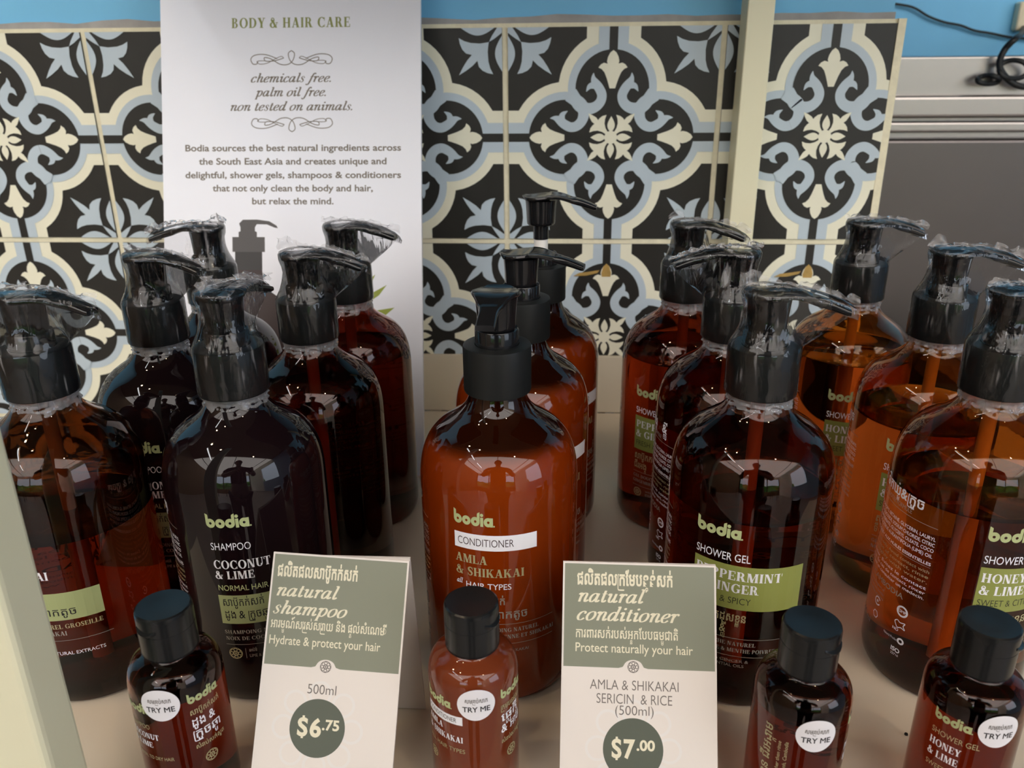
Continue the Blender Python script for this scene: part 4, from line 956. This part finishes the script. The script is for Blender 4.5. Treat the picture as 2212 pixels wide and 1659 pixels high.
def mini(prod, m, xy, left_az, col2_az, sticker_az, sticker_z, notch_az, label, fill=None, side=None):
    t = thing('test_bottle', label, 'bottle', (xy[0], xy[1], 0), 0, 'small test bottles in the front row')
    mini_body(m, fill).build('body', t, 50)
    c = link('flip_cap', CAP, t); l = link('thumb_lip', LIP, c, D2R(notch_az-90))
    S = Sheet()
    s0 = D2R(left_az)*RM
    if side:                                    # this bottle shows its side text, turned upright
        def vert(txt, x, size, m_, fit, kh=False):
            g, w = khmer(txt, size/.56, .01) if kh else sans(txt, size/.70, .01)
            k = fit/w; S.items.append(([([(x-q[1], 8+q[0]*k) for q in o], [[(x-q[1], 8+q[0]*k) for q in h] for h in hs]) for o, hs in g], m_, .02))
        s1 = D2R(side)*RM-s0
        vert('សាប៊ូដុសខ_លួន ជីរអង_កាម', s1, 3.0, 'print_tan', 48, True); vert('Dosage: a small amount, lather then rinse', s1+4.2, 1.5, 'print_tan', 42); vert('Natural shower gel, Phnom Penh, Cambodia', s1+7.0, 1.5, 'print_tan', 43); vert('MADE IN CAMBODIA', s1+10.4, 2.0, 'print_tan', 28); vert('www.bodia.com', s1+14, 1.6, 'print_white', 20)
        S.build('back_label', on_cylinder(RM, s0), t); S = Sheet()
    S.logo(3.4, 'print_green', 0, 55.6, wdt=15.0)
    if prod == 'cond':
        S.rect(0, 48.0, 19.5, 52.4, 'print_white', 0, 8); S.sans('CONDITIONER', 2.3, 'photo_brown', .8, 49.1, bold=0, fit=16)
        S.serif('AMLA', 3.0, 'print_white', 0, 43.6, fit=10); S.serif('& SHIKAKAI', 3.0, 'print_white', 0, 38.6, fit=19.6); S.sans('ALL HAIR TYPES', 2.2, 'print_tan', .2, 33.0, fit=20); S.icon(3, 26, 2.6, 'print_tan')
    elif prod == 'coco':
        S.sans('SHAMPOO', 2.4, 'print_tan', 0, 47.6, fit=12); S.serif('COCONUT', 2.9, 'print_white', 0, 42.4, fit=15.5); S.serif('& LIME', 2.9, 'print_white', 0, 37.8, fit=12); S.sans('NORMAL TO DRY HAIR', 1.9, 'print_tan', .2, 31.4, fit=20)
    else:
        n1, n2, n3 = ('PEPPERMINT', '& GINGER', 'FRESH & SPICY') if prod == 'pep' else ('HONEY', '& LIME', 'SWEET & CITRUS')
        S.sans('SHOWER GEL', 2.7, 'print_tan', 0, 48.6, fit=18.5); S.serif(n1, 3.4, 'print_white', 0, 42.8, fit=(22 if prod == 'pep' else 12.6)); S.serif(n2, 3.4, 'print_white', 0, 37.4, fit=(16 if prod == 'pep' else 12.4)); S.sans(n3, 2.4, 'print_tan', .2, 32.0, fit=20)
    S.build('front_label', on_cylinder(RM, s0), t)
    o2 = D2R(col2_az)*RM-s0; S = Sheet()
    S.logo(3.4, 'print_green', o2, 58.4 if prod != 'pep' else 57, wdt=14.6)
    k1, k2, k3 = {'coco': ('សាប៊ូកក់សក់', 'ដូង &', '^កូចឆ_មា'), 'cond': ('^កមបន_ទន់សក់', 'េផ_លក_រី', '& អាច់'), 'pep': ('សាប៊ូដុសខ_លួន', 'ជីរអង_កាម', '&ខ_ញី'), 'honey': ('សាប៊ូដុសខ_លួន', 'ទឹកឃ_មុំ', '&^កូច')}[prod]
    S.khmer(k1, 2.2, 'print_tan', o2, 52.6, fit=14); S.khmer(k2, 3.4, 'print_white', o2, 46.4, bold=.012, fit=11); S.khmer(k3, 3.4, 'print_white', o2, 40.4, bold=.012, fit=13); S.khmer('សំរាប់សក់ស_ងួត', 1.7, 'print_tan', o2, 34.8, fit=14); S.icon(o2+6, 28, 2.9, 'print_tan')
    S.build('side_label', on_cylinder(RM, s0), t)
    T = Sheet(); cxs = D2R(sticker_az)*RM
    n = 40; T.items.append(([([(cxs+8.0*math.cos(2*math.pi*i/n), sticker_z+8.0*math.sin(2*math.pi*i/n)) for i in range(n)], [])], 'sticker', .15))
    tw = MB()
    # round sticker as a curved fan so that it follows the bottle
    v = [];  f = []; rg = 6
    fn = on_cylinder(RM, 0, .10)
    v.append(fn(cxs, sticker_z, .10))
    for k in range(1, rg+1):
        for i in range(n): v.append(fn(cxs+8.0*k/rg*math.cos(2*math.pi*i/n), sticker_z+8.0*k/rg*math.sin(2*math.pi*i/n), .10))
    for i in range(n): f.append((0, 1+i, 1+(i+1) % n))
    for k in range(1, rg):
        for i in range(n): f.append((1+(k-1)*n+i, 1+k*n+i, 1+k*n+(i+1) % n, 1+(k-1)*n+(i+1) % n))
    tw.add(v, f, 'sticker')
    for o, m_, yy, fit_, sz, kh in (('សម^រាប់សាក', 'ink_grey', 1.2, 9.6, 1.7, True), ('TRY ME', 'ink_black', -3.4, 11.6, 2.6, False)):
        g, w = khmer(o, sz/.56, .02) if kh else sans(o, sz/.70, .018)
        g = xf(g, fit_/w, 1, cxs-fit_/2, sticker_z+yy); tw.flat(g, fn, m_, .16)
    tw.build('round_sticker', t, 60)
    return t
mini('coco', 'body_mini', (.2261, -.4338), -50, 36, 4.5, 61.0, -20, 'small black-capped coconut test bottle with TRY ME sticker, left of the shampoo price card', fill=.0595)
mini('cond', 'body_cond_mini', (.3541, -.4258), -66, 41, 9, 59.2, 60, 'small black-capped orange conditioner test bottle with TRY ME sticker, between the two price cards')
mini('pep', 'body_mini', (.4917, -.4335), 52, 130, 3, 56.6, 38, 'small black-capped peppermint test bottle with TRY ME sticker, right of the conditioner price card', fill=.0595, side=-47)
mini('honey', 'body_mini', (.5622, -.4304), -66, 60, 5, 59.0, 60, 'small black-capped honey test bottle with TRY ME sticker at the bottom right corner', fill=.0595)
mb = MB(); q = Vector((.5745, -.3985, .0)); mb.lathe([(0, .0001), (.0009, .0004), (.0008, .0011), (0, .0014)], 'black_rubber', 10, cx=.6003-.041, cy=-.3915)
tag(mb.build('crumb', None, 60), 'tiny black crumb on the shelf beside the peppermint bottle', 'crumb')

# ---------------------------------------------------------------- the photographer, seen only as a reflection in the bottles
def skin(name, pts, edges, m, parent, root=0):
    me = bpy.data.meshes.new(name); me.from_pydata([p[:3] for p in pts], edges, []); me.materials.append(MATS[m])
    o = bpy.data.objects.new(name, me); COL.objects.link(o); o.parent = parent
    sk = o.modifiers.new('skin', 'SKIN'); sk.use_smooth_shade = True; sk.branch_smoothing = .6
    for v, p in zip(me.skin_vertices[0].data, pts):
        v.radius = (p[3], p[4] if len(p) > 4 else p[3])
    me.skin_vertices[0].data[root].use_root = True
    sb = o.modifiers.new('sub', 'SUBSURF'); sb.levels = 1; sb.render_levels = 1
    return o
pn = thing('person', 'person in dark shirt and trousers holding up a phone, mirrored in the bottles', 'person', (.40, -1.10, -.85))
P = [(0, 0, .93, .15, .11), (0, .0, 1.12, .145, .10), (0, .01, 1.30, .17, .11), (0, .01, 1.40, .10, .08), (0, .03, 1.46, .052), (0, .05, 1.53, .066, .08), (0, .05, 1.62, .078, .098), (0, .04, 1.70, .055, .07)]
E = [(0, 1), (1, 2), (2, 3), (3, 4), (4, 5), (5, 6), (6, 7)]
for sx_ in (-1, 1):
    b = len(P); P += [(.17*sx_, .0, 1.37, .058), (.27*sx_, .08, 1.15, .050), (.16*sx_, .235, 1.15, .036), (.085*sx_, .325, 1.165, .025), (.080*sx_, .355, 1.165, .030, .018)]
    E += [(3, b), (b, b+1), (b+1, b+2), (b+2, b+3), (b+3, b+4)]
    b = len(P); P += [(.09*sx_, 0, .86, .095), (.10*sx_, .01, .48, .062), (.10*sx_, -.02, .09, .042), (.11*sx_, .10, .04, .035)]
    E += [(0, b), (b, b+1), (b+1, b+2), (b+2, b+3)]
skin('body', P, E, 'skin', pn)
for sx_ in (-1, 1):                              # five fingers of each hand closing on the phone's edge
    for k in range(4):
        z = 1.185-.0125*k; x = .079*sx_
        F = [(.084*sx_, .350, z, .009), (.084*sx_, .372, z+.002, .0085), (.073*sx_, .3795, z+.002, .008), (.057*sx_, .3795, z+.002, .007)]
        skin('finger', F, [(0, 1), (1, 2), (2, 3)], 'skin', pn)
    skin('thumb', [(.082*sx_, .340, 1.150, .010), (.076*sx_, .348, 1.138, .0095), (.058*sx_, .3535, 1.142, .0085)], [(0, 1), (1, 2)], 'skin', pn)
Sh = [(0, 0, .90, .165, .125), (0, .0, 1.12, .16, .115), (0, .01, 1.30, .185, .125), (0, .01, 1.395, .12, .095)]
Es = [(0, 1), (1, 2), (2, 3)]
for sx_ in (-1, 1):
    b = len(Sh); Sh += [(.175*sx_, .0, 1.37, .072), (.25*sx_, .06, 1.20, .066)]; Es += [(3, b), (b, b+1)]
skin('shirt', Sh, Es, 'cloth_dark', pn)
Tr = [(0, 0, .90, .168, .13)]; Et = []
for sx_ in (-1, 1):
    b = len(Tr); Tr += [(.095*sx_, 0, .80, .108), (.105*sx_, .01, .48, .08), (.105*sx_, -.02, .12, .066)]; Et += [(0, b), (b, b+1), (b+1, b+2)]
skin('trousers', Tr, Et, 'cloth_dark', pn)
mb = MB(); hr = []
for i in range(9):
    a = math.pi*.5*i/8
    hr.append([(.088*math.cos(a)*math.cos(t), .035+.108*math.cos(a)*math.sin(t)-.012, 1.63+.115*math.sin(a)) for t in [2*math.pi*k/24 for k in range(24)]])
mb.loft(hr, 'furniture'); mb.build('hair', pn, 60)
ph = thing('phone', 'black phone held sideways in both hands by the person, mirrored in the bottles', 'phone', (.3915, -.7325, .306))
mb = MB(); mb.box(-.074, .074, -.004, .004, -.036, .036, 'pump_gloss'); mb.build('case', ph, bevel=.003)
# a few cafe tables and chairs far behind, mirrored too
for k, (x, y) in enumerate(((-1.3, -4.2), (.2, -4.9), (1.9, -4.4))):
    t = thing('cafe_table', 'dark cafe table near the open side of the room, ' + ('left', 'middle', 'right')[k] + ' one of three', 'table', (x, y, -.85), .3*k)
    mb = MB(); mb.box(-.35, .35, -.35, .35, .71, .74, 'furniture'); mb.build('table_top', t)
    for a_, b_ in ((-1, -1), (1, -1), (1, 1), (-1, 1)):
        mb = MB(); mb.box(.31*a_-.02, .31*a_+.02, .31*b_-.02, .31*b_+.02, 0, .71, 'furniture'); mb.build('leg', t)
